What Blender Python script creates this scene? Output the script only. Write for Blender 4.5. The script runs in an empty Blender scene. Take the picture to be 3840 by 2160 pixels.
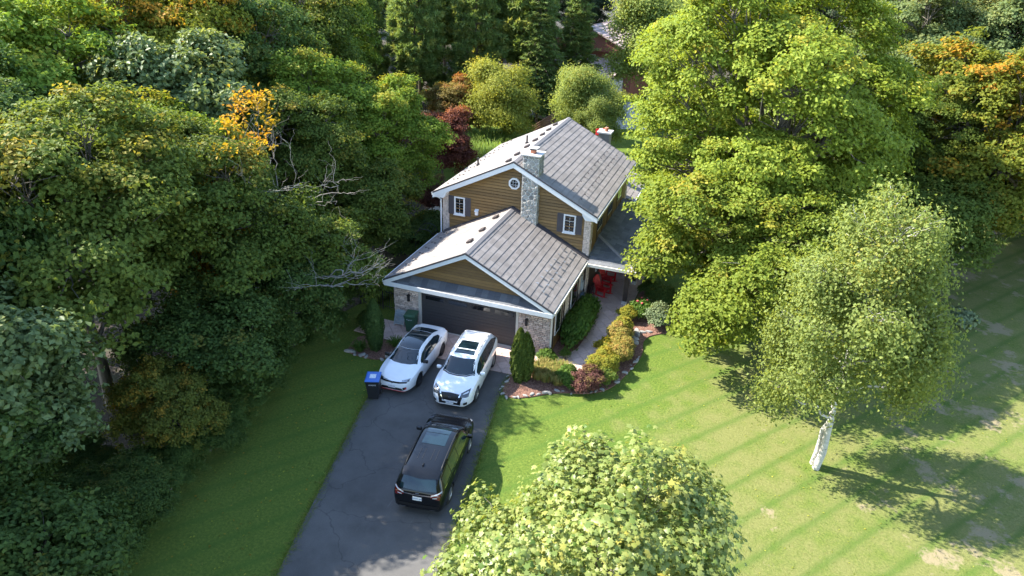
import bpy, bmesh, math, random
import numpy as np
from mathutils import Vector, Matrix
from mathutils.bvhtree import BVHTree

scene = bpy.context.scene
COL = scene.collection
rad = math.radians

# ------------------------------------------------------------------ camera
CAM_POS = Vector((7.225, -27.340, 17.893))
CAM_R = Vector((0.94138822, 0.33551341, 0.0349138))
CAM_U = Vector((-0.1817693, 0.4173574, 0.89037785))
CAM_F = Vector((-0.28416218, 0.84453748, -0.45388137))
cam_data = bpy.data.cameras.new('camera')
cam_data.sensor_width = 36.0
cam_data.lens = 2623.96 / 3840 * 36.0
cam_data.clip_end = 2000
cam = bpy.data.objects.new('camera', cam_data)
COL.objects.link(cam)
m = Matrix((CAM_R, CAM_U, -CAM_F)).transposed().to_4x4()
m.translation = CAM_POS
cam.matrix_world = m
scene.camera = cam

# ------------------------------------------------------------------ sky, sun, exposure
SUN_EL = rad(42)
SUN_AZ = math.atan2(-0.998, -0.055)
world = bpy.data.worlds.new('World')
scene.world = world
world.use_nodes = True
wn = world.node_tree
wn.nodes.clear()
sky = wn.nodes.new('ShaderNodeTexSky')
sky.sky_type = 'NISHITA'
sky.sun_disc = False
sky.sun_elevation = SUN_EL
sky.sun_rotation = SUN_AZ
sky.air_density = 1.0
sky.dust_density = 0.4
sky.ozone_density = 1.6
bg = wn.nodes.new('ShaderNodeBackground')
bg.inputs['Strength'].default_value = 0.145
wo = wn.nodes.new('ShaderNodeOutputWorld')
wn.links.new(sky.outputs[0], bg.inputs[0])
wn.links.new(bg.outputs[0], wo.inputs[0])

sun_data = bpy.data.lights.new('sun', 'SUN')
sun_data.energy = 4.5
sun_data.angle = rad(0.55)
sun_data.color = (1.0, 0.945, 0.85)
sun = bpy.data.objects.new('sun', sun_data)
COL.objects.link(sun)
sun_dir = Vector((0.998 * math.cos(SUN_EL), 0.055 * math.cos(SUN_EL), -math.sin(SUN_EL)))
sun.rotation_euler = sun_dir.to_track_quat('-Z', 'Y').to_euler()
sun.location = (-40, 8, 40)

vs = scene.view_settings
vs.view_transform = 'Standard'
vs.look = 'None'
vs.exposure = 2.0
vs.gamma = 1.0
scene.render.engine = 'CYCLES'
scene.cycles.max_bounces = 7
scene.cycles.diffuse_bounces = 3
scene.cycles.glossy_bounces = 3
scene.cycles.transmission_bounces = 4
scene.cycles.transparent_max_bounces = 4
scene.cycles.sample_clamp_indirect = 4.0
scene.cycles.use_denoising = True

# ------------------------------------------------------------------ helpers
def tag(o, label=None, cat=None, group=None, kind=None):
    if label: o['label'] = label
    if cat: o['category'] = cat
    if group: o['group'] = group
    if kind: o['kind'] = kind
    return o

def empty(name, loc=(0, 0, 0), rz=0.0, label=None, cat=None, group=None):
    o = bpy.data.objects.new(name, None)
    o.empty_display_size = 0.2
    COL.objects.link(o)
    o.location = loc
    o.rotation_euler = (0, 0, rz)
    return tag(o, label, cat, group)

def link(name, me, mat=None, parent=None, loc=None):
    o = bpy.data.objects.new(name, me)
    COL.objects.link(o)
    if parent is not None: o.parent = parent
    if loc is not None: o.location = loc
    if mat is not None and len(me.materials) == 0: me.materials.append(mat)
    return o

def np_mesh(name, V, F, mat=None, smooth=False, attrs=None):
    """V (n,3); F list of int arrays, each (m,k)"""
    me = bpy.data.meshes.new(name)
    V = np.asarray(V, np.float32)
    Fs = [np.asarray(f, np.int32) for f in F if len(f)]
    nl = sum(f.size for f in Fs); npoly = sum(len(f) for f in Fs)
    me.vertices.add(len(V)); me.vertices.foreach_set('co', V.ravel())
    me.loops.add(nl); me.loops.foreach_set('vertex_index', np.concatenate([f.ravel() for f in Fs]))
    me.polygons.add(npoly)
    tot = np.concatenate([np.full(len(f), f.shape[1], np.int32) for f in Fs])
    st = np.concatenate([[0], np.cumsum(tot)[:-1]]).astype(np.int32)
    me.polygons.foreach_set('loop_start', st)
    me.polygons.foreach_set('loop_total', tot)
    if smooth: me.polygons.foreach_set('use_smooth', np.ones(npoly, bool))
    me.update(calc_edges=True)
    if attrs:
        for k, a in attrs.items():
            at = me.attributes.new(k, 'FLOAT', 'FACE')
            at.data.foreach_set('value', np.asarray(a, np.float32))
    if mat is not None: me.materials.append(mat)
    return me

class MB:
    """collects simple solids into one mesh"""
    def __init__(s): s.v = []; s.f = []
    def add(s, vs_, fs_):
        b = len(s.v); s.v += [tuple(v) for v in vs_]; s.f += [tuple(b + i for i in f) for f in fs_]
        return s
    def box(s, x0, x1, y0, y1, z0, z1):
        s.add([(x0, y0, z0), (x1, y0, z0), (x1, y1, z0), (x0, y1, z0), (x0, y0, z1), (x1, y0, z1), (x1, y1, z1), (x0, y1, z1)],
              [(0, 3, 2, 1), (4, 5, 6, 7), (0, 1, 5, 4), (1, 2, 6, 5), (2, 3, 7, 6), (3, 0, 4, 7)])
        return s
    def obox(s, c, ax, ay, az, hx, hy, hz):
        c = Vector(c); ax = Vector(ax) * hx; ay = Vector(ay) * hy; az = Vector(az) * hz
        P = [c + ax * i + ay * j + az * k for k in (-1, 1) for i, j in ((-1, -1), (1, -1), (1, 1), (-1, 1))]
        s.add(P, [(0, 3, 2, 1), (4, 5, 6, 7), (0, 1, 5, 4), (1, 2, 6, 5), (2, 3, 7, 6), (3, 0, 4, 7)])
        return s
    def prism(s, poly, d):
        """poly list of 3d points (one planar polygon), extruded by vector d"""
        n = len(poly); P = [Vector(p) for p in poly]; d = Vector(d)
        s.add(P + [p + d for p in P], [tuple(range(n))[::-1], tuple(range(n, 2 * n))] + [(i, (i + 1) % n, n + (i + 1) % n, n + i) for i in range(n)])
        return s
    def tube(s, pts, r, n=8, cap=True):
        pts = [Vector(p) for p in pts]
        if not hasattr(r, '__len__'): r = [r] * len(pts)
        rings = []
        for i, p in enumerate(pts):
            t = (pts[min(i + 1, len(pts) - 1)] - pts[max(i - 1, 0)])
            t = t.normalized() if t.length > 1e-9 else Vector((0, 0, 1))
            a = t.orthogonal().normalized() if abs(t.z) > .9 else t.cross(Vector((0, 0, 1))).normalized()
            b = t.cross(a)
            rings.append([p + (a * math.cos(2 * math.pi * k / n) + b * math.sin(2 * math.pi * k / n)) * r[i] for k in range(n)])
        V = [v for R_ in rings for v in R_]
        F = []
        for i in range(len(pts) - 1):
            for k in range(n):
                F.append((i * n + k, i * n + (k + 1) % n, (i + 1) * n + (k + 1) % n, (i + 1) * n + k))
        if cap:
            F.append(tuple(range(n))[::-1]); F.append(tuple((len(pts) - 1) * n + k for k in range(n)))
        return s.add(V, F)
    def lathe(s, prof, c=(0, 0, 0), n=20, axis='z'):
        V = []; c = Vector(c)
        for (r, h) in prof:
            for k in range(n):
                a = 2 * math.pi * k / n
                p = (r * math.cos(a), r * math.sin(a), h)
                if axis == 'y': p = (p[0], p[2], p[1])
                V.append(c + Vector(p))
        F = []
        for i in range(len(prof) - 1):
            for k in range(n):
                F.append((i * n + k, i * n + (k + 1) % n, (i + 1) * n + (k + 1) % n, (i + 1) * n + k))
        if prof[0][0] > 1e-6: F.append(tuple(range(n))[::-1])
        if prof[-1][0] > 1e-6: F.append(tuple((len(prof) - 1) * n + k for k in range(n)))
        return s.add(V, F)
    def mesh(s, name='mesh', smooth=False, bevel=0.0):
        me = bpy.data.meshes.new(name)
        bm = bmesh.new()
        vv = [bm.verts.new(v) for v in s.v]
        for f in s.f:
            try: bm.faces.new([vv[i] for i in f])
            except ValueError: pass
        bmesh.ops.remove_doubles(bm, verts=bm.verts, dist=1e-5)
        bmesh.ops.recalc_face_normals(bm, faces=bm.faces)
        if bevel > 0:
            bmesh.ops.bevel(bm, geom=list(bm.edges), offset=bevel, segments=2, affect='EDGES', profile=0.6)
        bm.to_mesh(me); bm.free()
        if smooth:
            me.polygons.foreach_set('use_smooth', np.ones(len(me.polygons), bool))
        return me
    def build(s, name, mat, parent=None, smooth=False, bevel=0.0, loc=None, rz=None):
        o = link(name, s.mesh(name, smooth, bevel), mat, parent, loc)
        if rz is not None: o.rotation_euler = (0, 0, rz)
        return o

# ------------------------------------------------------------------ materials
def new_mat(name):
    mt = bpy.data.materials.new(name); mt.use_nodes = True
    nt = mt.node_tree; nt.nodes.clear()
    out = nt.nodes.new('ShaderNodeOutputMaterial')
    return mt, nt, out

def N(nt, typ, **kw):
    n = nt.nodes.new(typ)
    for k, v in kw.items():
        if k.startswith('i_'):
            key = k[2:]
            key = int(key) if key.isdigit() else key.replace('_', ' ')
            n.inputs[key].default_value = v
        else: setattr(n, k, v)
    return n

def col4(c): return (c[0], c[1], c[2], 1.0)

def ramp(nt, stops, fac, interp='LINEAR'):
    r = nt.nodes.new('ShaderNodeValToRGB'); cr = r.color_ramp; cr.interpolation = interp
    while len(cr.elements) < len(stops): cr.elements.new(0.5)
    for e, (p, c) in zip(cr.elements, stops): e.position = p; e.color = col4(c)
    nt.links.new(fac, r.inputs[0]); return r.outputs[0]

def mixc(nt, fac, a, b, typ='MIX'):
    n = nt.nodes.new('ShaderNodeMix'); n.data_type = 'RGBA'; n.blend_type = typ
    for sock, val in ((n.inputs[0], fac), (n.inputs[6], a), (n.inputs[7], b)):
        if isinstance(val, (int, float)): sock.default_value = val
        elif isinstance(val, (tuple, list)): sock.default_value = col4(val)
        else: nt.links.new(val, sock)
    return n.outputs[2]

def noise(nt, vec, scale, detail=4.0, rough=0.6, out=0):
    n = N(nt, 'ShaderNodeTexNoise'); n.inputs['Scale'].default_value = scale
    n.inputs['Detail'].default_value = detail; n.inputs['Roughness'].default_value = rough
    if vec is not None: nt.links.new(vec, n.inputs['Vector'])
    return n.outputs[out]

def bump(nt, h, strength=0.3, dist=0.02):
    b = N(nt, 'ShaderNodeBump'); b.inputs['Strength'].default_value = strength; b.inputs['Distance'].default_value = dist
    nt.links.new(h, b.inputs['Height']); return b.outputs[0]

def simple(name, c, rough=0.6, var=0.12, scale=6.0, spec=0.4, metal=0.0, coat=0.0, bmp=0.0, bscale=40.0, objrand=0.0, c2=None):
    """plain surface with noise wear; objrand = value variation per object; c2 = second colour picked per object"""
    mt, nt, out = new_mat(name)
    p = N(nt, 'ShaderNodeBsdfPrincipled')
    geo = N(nt, 'ShaderNodeNewGeometry')
    n1 = noise(nt, geo.outputs['Position'], scale, 5)
    cc = ramp(nt, [(0.25, tuple(x * (1 - var) for x in c)), (0.75, tuple(min(1, x * (1 + var)) for x in c))], n1)
    if objrand > 0 or c2 is not None:
        oi = N(nt, 'ShaderNodeObjectInfo')
        if c2 is not None: cc = mixc(nt, oi.outputs['Random'], cc, c2)
        if objrand > 0:
            wn_ = N(nt, 'ShaderNodeTexWhiteNoise', noise_dimensions='1D'); nt.links.new(oi.outputs['Random'], wn_.inputs['W'])
            rr = ramp(nt, [(0, (1 - objrand,) * 3), (1, (1 + objrand,) * 3)], wn_.outputs['Value'])
            cc = mixc(nt, 1.0, cc, rr, 'MULTIPLY')
    nt.links.new(cc, p.inputs['Base Color'])
    p.inputs['Roughness'].default_value = rough
    p.inputs['Specular IOR Level'].default_value = spec
    p.inputs['Metallic'].default_value = metal
    p.inputs['Coat Weight'].default_value = coat
    p.inputs['Coat Roughness'].default_value = 0.03
    if bmp > 0: nt.links.new(bump(nt, noise(nt, geo.outputs['Position'], bscale, 4), bmp, 0.01), p.inputs['Normal'])
    nt.links.new(p.outputs[0], out.inputs[0])
    return mt

def leaf_mat(name, c1, c2, autumn, amt=0.0, trans=0.42, rough=0.6, spec=0.14, tboost=1.25, orand=0.12):
    """foliage: random tone per leaf (var), autumn tint per twig (tint), translucent"""
    mt, nt, out = new_mat(name)
    av = N(nt, 'ShaderNodeAttribute', attribute_name='var'); at = N(nt, 'ShaderNodeAttribute', attribute_name='tint')
    base = ramp(nt, [(0.0, c1), (1.0, c2)], av.outputs['Fac'])
    tf = N(nt, 'ShaderNodeMapRange'); nt.links.new(at.outputs['Fac'], tf.inputs[0])
    tf.inputs[1].default_value = 1.0 - amt - 0.12; tf.inputs[2].default_value = 1.0 - amt + 0.12
    cc = mixc(nt, tf.outputs[0], base, autumn)
    oi = N(nt, 'ShaderNodeObjectInfo')
    cc = mixc(nt, 1.0, cc, ramp(nt, [(0, (1 - orand,) * 3), (1, (1 + orand,) * 3)], oi.outputs['Random']), 'MULTIPLY')
    p = N(nt, 'ShaderNodeBsdfPrincipled'); nt.links.new(cc, p.inputs['Base Color'])
    p.inputs['Roughness'].default_value = rough; p.inputs['Specular IOR Level'].default_value = spec
    t = N(nt, 'ShaderNodeBsdfTranslucent')
    tc = mixc(nt, 1.0, cc, (tboost * 1.1, tboost, tboost * 0.55), 'MULTIPLY')
    nt.links.new(tc, t.inputs[0])
    ms = N(nt, 'ShaderNodeMixShader'); ms.inputs[0].default_value = trans
    nt.links.new(p.outputs[0], ms.inputs[1]); nt.links.new(t.outputs[0], ms.inputs[2])
    nt.links.new(ms.outputs[0], out.inputs[0])
    return mt

def bark_mat(name, c1, c2, scale=6.0, zs=0.35):
    mt, nt, out = new_mat(name)
    p = N(nt, 'ShaderNodeBsdfPrincipled'); tc = N(nt, 'ShaderNodeTexCoord')
    mp = N(nt, 'ShaderNodeMapping'); mp.inputs['Scale'].default_value = (1, 1, zs); nt.links.new(tc.outputs['Object'], mp.inputs[0])
    n1 = noise(nt, mp.outputs[0], scale, 6, 0.7)
    nt.links.new(ramp(nt, [(0.35, c1), (0.65, c2)], n1), p.inputs['Base Color'])
    p.inputs['Roughness'].default_value = 0.9
    nt.links.new(bump(nt, n1, 0.5, 0.03), p.inputs['Normal'])
    nt.links.new(p.outputs[0], out.inputs[0]); return mt

MAT = {}
MAT['bark'] = bark_mat('bark', (0.09, 0.075, 0.06), (0.2, 0.18, 0.15))
MAT['bark_pine'] = bark_mat('bark_pine', (0.07, 0.05, 0.04), (0.2, 0.13, 0.09))
MAT['bark_dead'] = bark_mat('bark_dead', (0.17, 0.155, 0.14), (0.3, 0.28, 0.25))
# birch bark: white with dark horizontal marks
mt, nt, out = new_mat('bark_birch'); MAT['bark_birch'] = mt
p = N(nt, 'ShaderNodeBsdfPrincipled'); tc = N(nt, 'ShaderNodeTexCoord')
mp = N(nt, 'ShaderNodeMapping'); mp.inputs['Scale'].default_value = (1.2, 1.2, 6.0); nt.links.new(tc.outputs['Object'], mp.inputs[0])
n1 = noise(nt, mp.outputs[0], 2.2, 5, 0.7)
nt.links.new(ramp(nt, [(0.36, (0.06, 0.05, 0.045)), (0.43, (0.45, 0.43, 0.39)), (0.8, (0.6, 0.58, 0.53))], n1), p.inputs['Base Color'])
p.inputs['Roughness'].default_value = 0.7
nt.links.new(p.outputs[0], out.inputs[0])

# lawn: mown stripes, dry and bare patches, worn by their own shapes
mt, nt, out = new_mat('lawn'); MAT['lawn'] = mt
p = N(nt, 'ShaderNodeBsdfPrincipled'); geo = N(nt, 'ShaderNodeNewGeometry'); pos = geo.outputs['Position']
fine = noise(nt, pos, 11.0, 8, 0.8); mid = noise(nt, pos, 0.9, 4, 0.6); big = noise(nt, pos, 0.16, 3, 0.5)
green = ramp(nt, [(0.36, (0.05, 0.088, 0.012)), (0.5, (0.092, 0.138, 0.02)), (0.64, (0.16, 0.195, 0.034))], fine)
dry = ramp(nt, [(0.3, (0.13, 0.135, 0.04)), (0.7, (0.22, 0.205, 0.08))], fine)
# dry grass grows toward the right lawn (x), broken by noise
sx = N(nt, 'ShaderNodeSeparateXYZ'); nt.links.new(pos, sx.inputs[0])
mr = N(nt, 'ShaderNodeMapRange'); nt.links.new(sx.outputs['X'], mr.inputs[0])
mr.inputs[1].default_value = 1.0; mr.inputs[2].default_value = 9.0; mr.inputs[3].default_value = -0.16; mr.inputs[4].default_value = 0.105
def mth(op, a, b=None, clamp=False):
    n = N(nt, 'ShaderNodeMath', operation=op); n.use_clamp = clamp
    for i, v in enumerate((a, b)):
        if v is None: continue
        if isinstance(v, (int, float)): n.inputs[i].default_value = v
        else: nt.links.new(v, n.inputs[i])
    return n.outputs[0]
dm = mth('ADD', mth('ADD', mth('MULTIPLY', mid, 0.6), mth('MULTIPLY', big, 0.4)), mr.outputs[0])
dryf = mth('MULTIPLY', mth('SUBTRACT', dm, 0.46), 5.0, True)
dryf = mth('MULTIPLY', dryf, 0.75)
c = mixc(nt, dryf, green, dry)
# mowing stripes along (0.61,0.79)
stripe = mth('ADD', mth('MULTIPLY', sx.outputs['X'], -0.79), mth('MULTIPLY', sx.outputs['Y'], 0.61))
stripe = mth('ADD', stripe, mth('MULTIPLY', big, 0.25))
sw = mth('SINE', mth('MULTIPLY', stripe, 2 * math.pi / 1.35))
sw = mth('MULTIPLY', mth('ADD', mth('MULTIPLY', sw, 0.5), 0.5), 1.0)
c = mixc(nt, mth('MULTIPLY', mth('POWER', sw, 8.0), 0.6), c, (0.06, 0.115, 0.016))
# bare earth patches
bare = noise(nt, pos, 0.55, 6, 0.7)
mrb = N(nt, 'ShaderNodeMapRange'); nt.links.new(sx.outputs['X'], mrb.inputs[0])
mrb.inputs[1].default_value = 3.0; mrb.inputs[2].default_value = 17.0; mrb.inputs[3].default_value = -0.1; mrb.inputs[4].default_value = 0.07
bf = mth('MULTIPLY', mth('SUBTRACT', mth('ADD', bare, mrb.outputs[0]), 0.615), 16.0, True)
c = mixc(nt, mth('MULTIPLY', bf, 0.75), c, (0.28, 0.22, 0.14))
nt.links.new(c, p.inputs['Base Color']); p.inputs['Roughness'].default_value = 0.85; p.inputs['Specular IOR Level'].default_value = 0.15
nt.links.new(bump(nt, fine, 0.75, 0.06), p.inputs['Normal'])
nt.links.new(p.outputs[0], out.inputs[0])

# asphalt with faint scratches and cracks
mt, nt, out = new_mat('asphalt'); MAT['asphalt'] = mt
p = N(nt, 'ShaderNodeBsdfPrincipled'); geo = N(nt, 'ShaderNodeNewGeometry'); pos = geo.outputs['Position']
a1 = noise(nt, pos, 45.0, 4, 0.8); a2 = noise(nt, pos, 0.5, 5, 0.65)
c = ramp(nt, [(0.3, (0.056, 0.053, 0.05)), (0.7, (0.108, 0.103, 0.096))], a1)
c = mixc(nt, 0.8, c, ramp(nt, [(0.33, (0.62,) * 3), (0.5, (1.0,) * 3), (0.7, (1.3,) * 3)], a2), 'MULTIPLY')
mp = N(nt, 'ShaderNodeMapping'); mp.inputs['Rotation'].default_value = (0, 0, rad(-13)); mp.inputs['Scale'].default_value = (7, 0.22, 1); nt.links.new(pos, mp.inputs[0])
scr = noise(nt, mp.outputs[0], 1.3, 5, 0.7)
c = mixc(nt, ramp(nt, [(0.66, (0, 0, 0)), (0.72, (0.35,) * 3)], scr), c, (0.17, 0.17, 0.17))
vor = N(nt, 'ShaderNodeTexVoronoi', feature='DISTANCE_TO_EDGE'); vor.inputs['Scale'].default_value = 0.33
wv = N(nt, 'ShaderNodeVectorMath', operation='ADD'); nt.links.new(pos, wv.inputs[0])
nn = N(nt, 'ShaderNodeTexNoise'); nn.inputs['Scale'].default_value = 1.5; nt.links.new(pos, nn.inputs['Vector']); nt.links.new(nn.outputs['Color'], wv.inputs[1])
nt.links.new(wv.outputs[0], vor.inputs['Vector'])
c = mixc(nt, ramp(nt, [(0.003, (0.5,) * 3), (0.008, (0, 0, 0))], vor.outputs['Distance']), c, (0.02, 0.02, 0.02))
nt.links.new(c, p.inputs['Base Color']); p.inputs['Roughness'].default_value = 0.8
nt.links.new(bump(nt, a1, 0.5, 0.012), p.inputs['Normal']); nt.links.new(p.outputs[0], out.inputs[0])

# forest litter
mt, nt, out = new_mat('litter'); MAT['litter'] = mt
p = N(nt, 'ShaderNodeBsdfPrincipled'); geo = N(nt, 'ShaderNodeNewGeometry'); pos = geo.outputs['Position']
a1 = noise(nt, pos, 12.0, 6, 0.8); a2 = noise(nt, pos, 0.7, 4)
c = ramp(nt, [(0.3, (0.02, 0.016, 0.012)), (0.55, (0.045, 0.034, 0.023)), (0.75, (0.1, 0.07, 0.042))], a1)
c = mixc(nt, ramp(nt, [(0.5, (0, 0, 0)), (0.7, (0.8,) * 3)], a2), c, (0.045, 0.075, 0.02))
nt.links.new(c, p.inputs['Base Color']); p.inputs['Roughness'].default_value = 0.95
nt.links.new(bump(nt, a1, 0.8, 0.06), p.inputs['Normal']); nt.links.new(p.outputs[0], out.inputs[0])

# red bark mulch
mt, nt, out = new_mat('mulch'); MAT['mulch'] = mt
p = N(nt, 'ShaderNodeBsdfPrincipled'); geo = N(nt, 'ShaderNodeNewGeometry'); pos = geo.outputs['Position']
v = N(nt, 'ShaderNodeTexVoronoi'); v.inputs['Scale'].default_value = 22.0; nt.links.new(pos, v.inputs['Vector'])
c = ramp(nt, [(0.1, (0.085, 0.036, 0.025)), (0.5, (0.165, 0.078, 0.052)), (0.95, (0.27, 0.155, 0.105))], v.outputs['Color'])
nt.links.new(c, p.inputs['Base Color']); p.inputs['Roughness'].default_value = 0.9
nt.links.new(bump(nt, v.outputs['Distance'], 0.8, 0.04), p.inputs['Normal']); nt.links.new(p.outputs[0], out.inputs[0])

# stone-coated roof panels: tone varies tab by tab
def roof_mat(name, c1, c2, sx_, sy_):
    mt, nt, out = new_mat(name)
    p = N(nt, 'ShaderNodeBsdfPrincipled'); geo = N(nt, 'ShaderNodeNewGeometry'); pos = geo.outputs['Position']
    sc = N(nt, 'ShaderNodeVectorMath', operation='MULTIPLY'); sc.inputs[1].default_value = (1 / sx_, 1 / sy_, 0); nt.links.new(pos, sc.inputs[0])
    fl = N(nt, 'ShaderNodeVectorMath', operation='FLOOR'); nt.links.new(sc.outputs[0], fl.inputs[0])
    w = N(nt, 'ShaderNodeTexWhiteNoise', noise_dimensions='3D'); nt.links.new(fl.outputs[0], w.inputs['Vector'])
    c = ramp(nt, [(0.0, c1), (1.0, c2)], w.outputs['Value'])
    g = noise(nt, pos, 60, 4, 0.8); b2 = noise(nt, pos, 0.8, 4, 0.6)
    c = mixc(nt, 0.7, c, ramp(nt, [(0.3, (0.7,) * 3), (0.7, (1.3,) * 3)], g), 'MULTIPLY')
    c = mixc(nt, 0.6, c, ramp(nt, [(0.3, (0.8,) * 3), (0.7, (1.2,) * 3)], b2), 'MULTIPLY')
    nt.links.new(c, p.inputs['Base Color']); p.inputs['Roughness'].default_value = 0.75; p.inputs['Specular IOR Level'].default_value = 0.25
    nt.links.new(bump(nt, g, 0.4, 0.01), p.inputs['Normal']); nt.links.new(p.outputs[0], out.inputs[0]); return mt
MAT['roof'] = roof_mat('roof_panels', (0.192, 0.172, 0.158), (0.255, 0.23, 0.212), 0.289, 0.31)
MAT['roof_dark'] = roof_mat('roof_panels_slate', (0.085, 0.09, 0.1), (0.14, 0.145, 0.155), 0.31, 0.31)
MAT['ridge'] = simple('ridge_cap', (0.2, 0.185, 0.18), 0.7, 0.2, 20)
MAT['flash'] = simple('dark_flashing', (0.06, 0.055, 0.06), 0.5, 0.2, 5)
MAT['vent'] = simple('vent_brown', (0.07, 0.055, 0.05), 0.5)
MAT['white'] = simple('white_trim', (0.72, 0.72, 0.71), 0.45, 0.06, 3)
MAT['beige'] = simple('beige_trim', (0.5, 0.47, 0.42), 0.5, 0.06, 3)
MAT['gutter'] = simple('gutter_cream', (0.6, 0.57, 0.5), 0.4, 0.08, 3)
MAT['black_metal'] = simple('black_iron', (0.02, 0.02, 0.022), 0.5)
MAT['shutter'] = simple('shutter_charcoal', (0.075, 0.068, 0.075), 0.55, 0.1)
MAT['door'] = simple('garage_door_charcoal', (0.05, 0.048, 0.05), 0.5, 0.1, 8, 0.35)
MAT['concrete'] = simple('concrete', (0.5, 0.48, 0.45), 0.8, 0.15, 8, bmp=0.2)
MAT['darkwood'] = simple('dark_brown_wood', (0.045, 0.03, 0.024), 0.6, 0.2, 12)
MAT['brick'] = simple('tumbled_brick', (0.66, 0.54, 0.455), 0.85, 0.25, 14, 0.2, bmp=0.4, objrand=0.25, c2=(0.5, 0.385, 0.32))
MAT['brick_many'] = simple('tumbled_brick_wall', (0.6, 0.49, 0.41), 0.85, 0.42, 7, 0.2, bmp=0.4)
MAT['mortar'] = simple('mortar_grey', (0.12, 0.1, 0.09), 0.95, 0.15, 20)
MAT['mortar_light'] = simple('mortar_light', (0.68, 0.66, 0.6), 0.95, 0.1, 20)
MAT['stone'] = simple('field_stone', (0.22, 0.21, 0.2), 0.8, 0.3, 9, 0.3, bmp=0.5, bscale=25, objrand=0.28, c2=(0.36, 0.335, 0.29))
MAT['rock'] = simple('garden_rock', (0.27, 0.26, 0.24), 0.85, 0.25, 8, 0.3, bmp=0.5, bscale=18, objrand=0.2)
MAT['paver'] = simple('paver_pink', (0.5, 0.37, 0.32), 0.8, 0.14, 9, 0.3, bmp=0.25, objrand=0.1)
MAT['joint'] = simple('paver_joint', (0.17, 0.125, 0.11), 0.95, 0.2, 12)
MAT['clay'] = simple('clay_flue', (0.42, 0.16, 0.09), 0.8, 0.2, 9)
MAT['galv'] = simple('galvanised_metal', (0.62, 0.63, 0.64), 0.3, 0.1, 6, metal=0.9)
MAT['glass'] = simple('window_glass', (0.012, 0.014, 0.018), 0.05, 0.1, 1, 0.6)
MAT['red'] = simple('red_paint', (0.55, 0.02, 0.025), 0.45, 0.1, 8)
# stained wood siding
mt, nt, out = new_mat('wood_siding'); MAT['wood'] = mt
p = N(nt, 'ShaderNodeBsdfPrincipled'); geo = N(nt, 'ShaderNodeNewGeometry'); pos = geo.outputs['Position']; oi = N(nt, 'ShaderNodeObjectInfo')
mp = N(nt, 'ShaderNodeMapping'); mp.inputs['Scale'].default_value = (1.2, 1.2, 30); nt.links.new(pos, mp.inputs[0])
g = noise(nt, mp.outputs[0], 3.0, 6, 0.7); kn = noise(nt, pos, 3.5, 3, 0.5)
c = ramp(nt, [(0.25, (0.15, 0.08, 0.022)), (0.55, (0.235, 0.132, 0.038)), (0.8, (0.3, 0.18, 0.06))], g)
c = mixc(nt, ramp(nt, [(0.68, (0, 0, 0)), (0.76, (0.55,) * 3)], kn), c, (0.1, 0.05, 0.02))
c = mixc(nt, 1.0, c, ramp(nt, [(0, (0.72,) * 3), (1, (1.2,) * 3)], oi.outputs['Random']), 'MULTIPLY')
nt.links.new(c, p.inputs['Base Color']); p.inputs['Roughness'].default_value = 0.6
nt.links.new(bump(nt, g, 0.3, 0.01), p.inputs['Normal']); nt.links.new(p.outputs[0], out.inputs[0])

def clip_poly(subject, clipper):
    """Sutherland-Hodgman, clipper convex and counter-clockwise"""
    outp = list(subject)
    for i in range(len(clipper)):
        ax, ay = clipper[i]; bx, by = clipper[(i + 1) % len(clipper)]
        inp, outp = outp, []
        if not inp: break
        def side(q): return (bx - ax) * (q[1] - ay) - (by - ay) * (q[0] - ax)
        for j in range(len(inp)):
            P, Q = inp[j - 1], inp[j]
            sp, sq = side(P), side(Q)
            if (sp >= 0) != (sq >= 0):
                t = sp / (sp - sq); outp.append((P[0] + (Q[0] - P[0]) * t, P[1] + (Q[1] - P[1]) * t))
            if sq >= 0: outp.append(Q)
    return outp

def poly_area(P):
    return 0.5 * sum(P[i - 1][0] * P[i][1] - P[i][0] * P[i - 1][1] for i in range(len(P)))

def in_poly(x, y, P):
    c = False
    for i in range(len(P)):
        (x1, y1), (x2, y2) = P[i - 1], P[i]
        if (y1 > y) != (y2 > y) and x < (x2 - x1) * (y - y1) / (y2 - y1) + x1: c = not c
    return c

def smooth_poly(P, it=2):
    for _ in range(it):
        Q = []
        for i in range(len(P)):
            a, b = P[i], P[(i + 1) % len(P)]
            Q += [(a[0] * .75 + b[0] * .25, a[1] * .75 + b[1] * .25), (a[0] * .25 + b[0] * .75, a[1] * .25 + b[1] * .75)]
        P = Q
    return P

def sheet(name, P, z0, z1, mat, kind='structure'):
    if poly_area(P) < 0: P = P[::-1]
    o = MB().prism([(x, y, z0) for x, y in P], (0, 0, z1 - z0)).build(name, mat)
    return tag(o, kind=kind)

# ------------------------------------------------------------------ ground
g = MB().add([(-500, -300, 0), (500, -300, 0), (500, 800, 0), (-500, 800, 0)], [(0, 1, 2, 3)]).build('ground', MAT['lawn'])
tag(g, kind='structure')
sheet('forest_floor', [(-160, -60), (-9.0, -60), (-9.0, -17.5), (-9.8, -14.5), (-10.4, -11.1), (-11.2, -7.9), (-11.5, -2), (-10.9, 0.6), (-10.2, 4), (-11, 14), (-13, 17), (-19, 19), (-21, 40), (-160, 60)], -0.05, 0.006, MAT['litter'])
sheet('forest_ground_behind', [(-160, 60.2), (-21, 40.2), (-19, 52), (-14, 68), (-4, 72), (60, 70), (260, 200), (-160, 260)], -0.05, 0.006, MAT['litter'])
drive = [(-1.15, -2.28), (-1.14, -2.9), (-1.0, -4.2), (-0.65, -6.2), (-0.25, -8.6), (0.1, -10.8), (0.75, -15), (1.6, -21), (2.6, -30), (-0.8, -30), (-2.2, -23.5), (-4.1, -15.3), (-5.2, -10.6), (-6.15, -6.4), (-6.45, -4.4), (-6.5, -2.28)]
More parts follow.
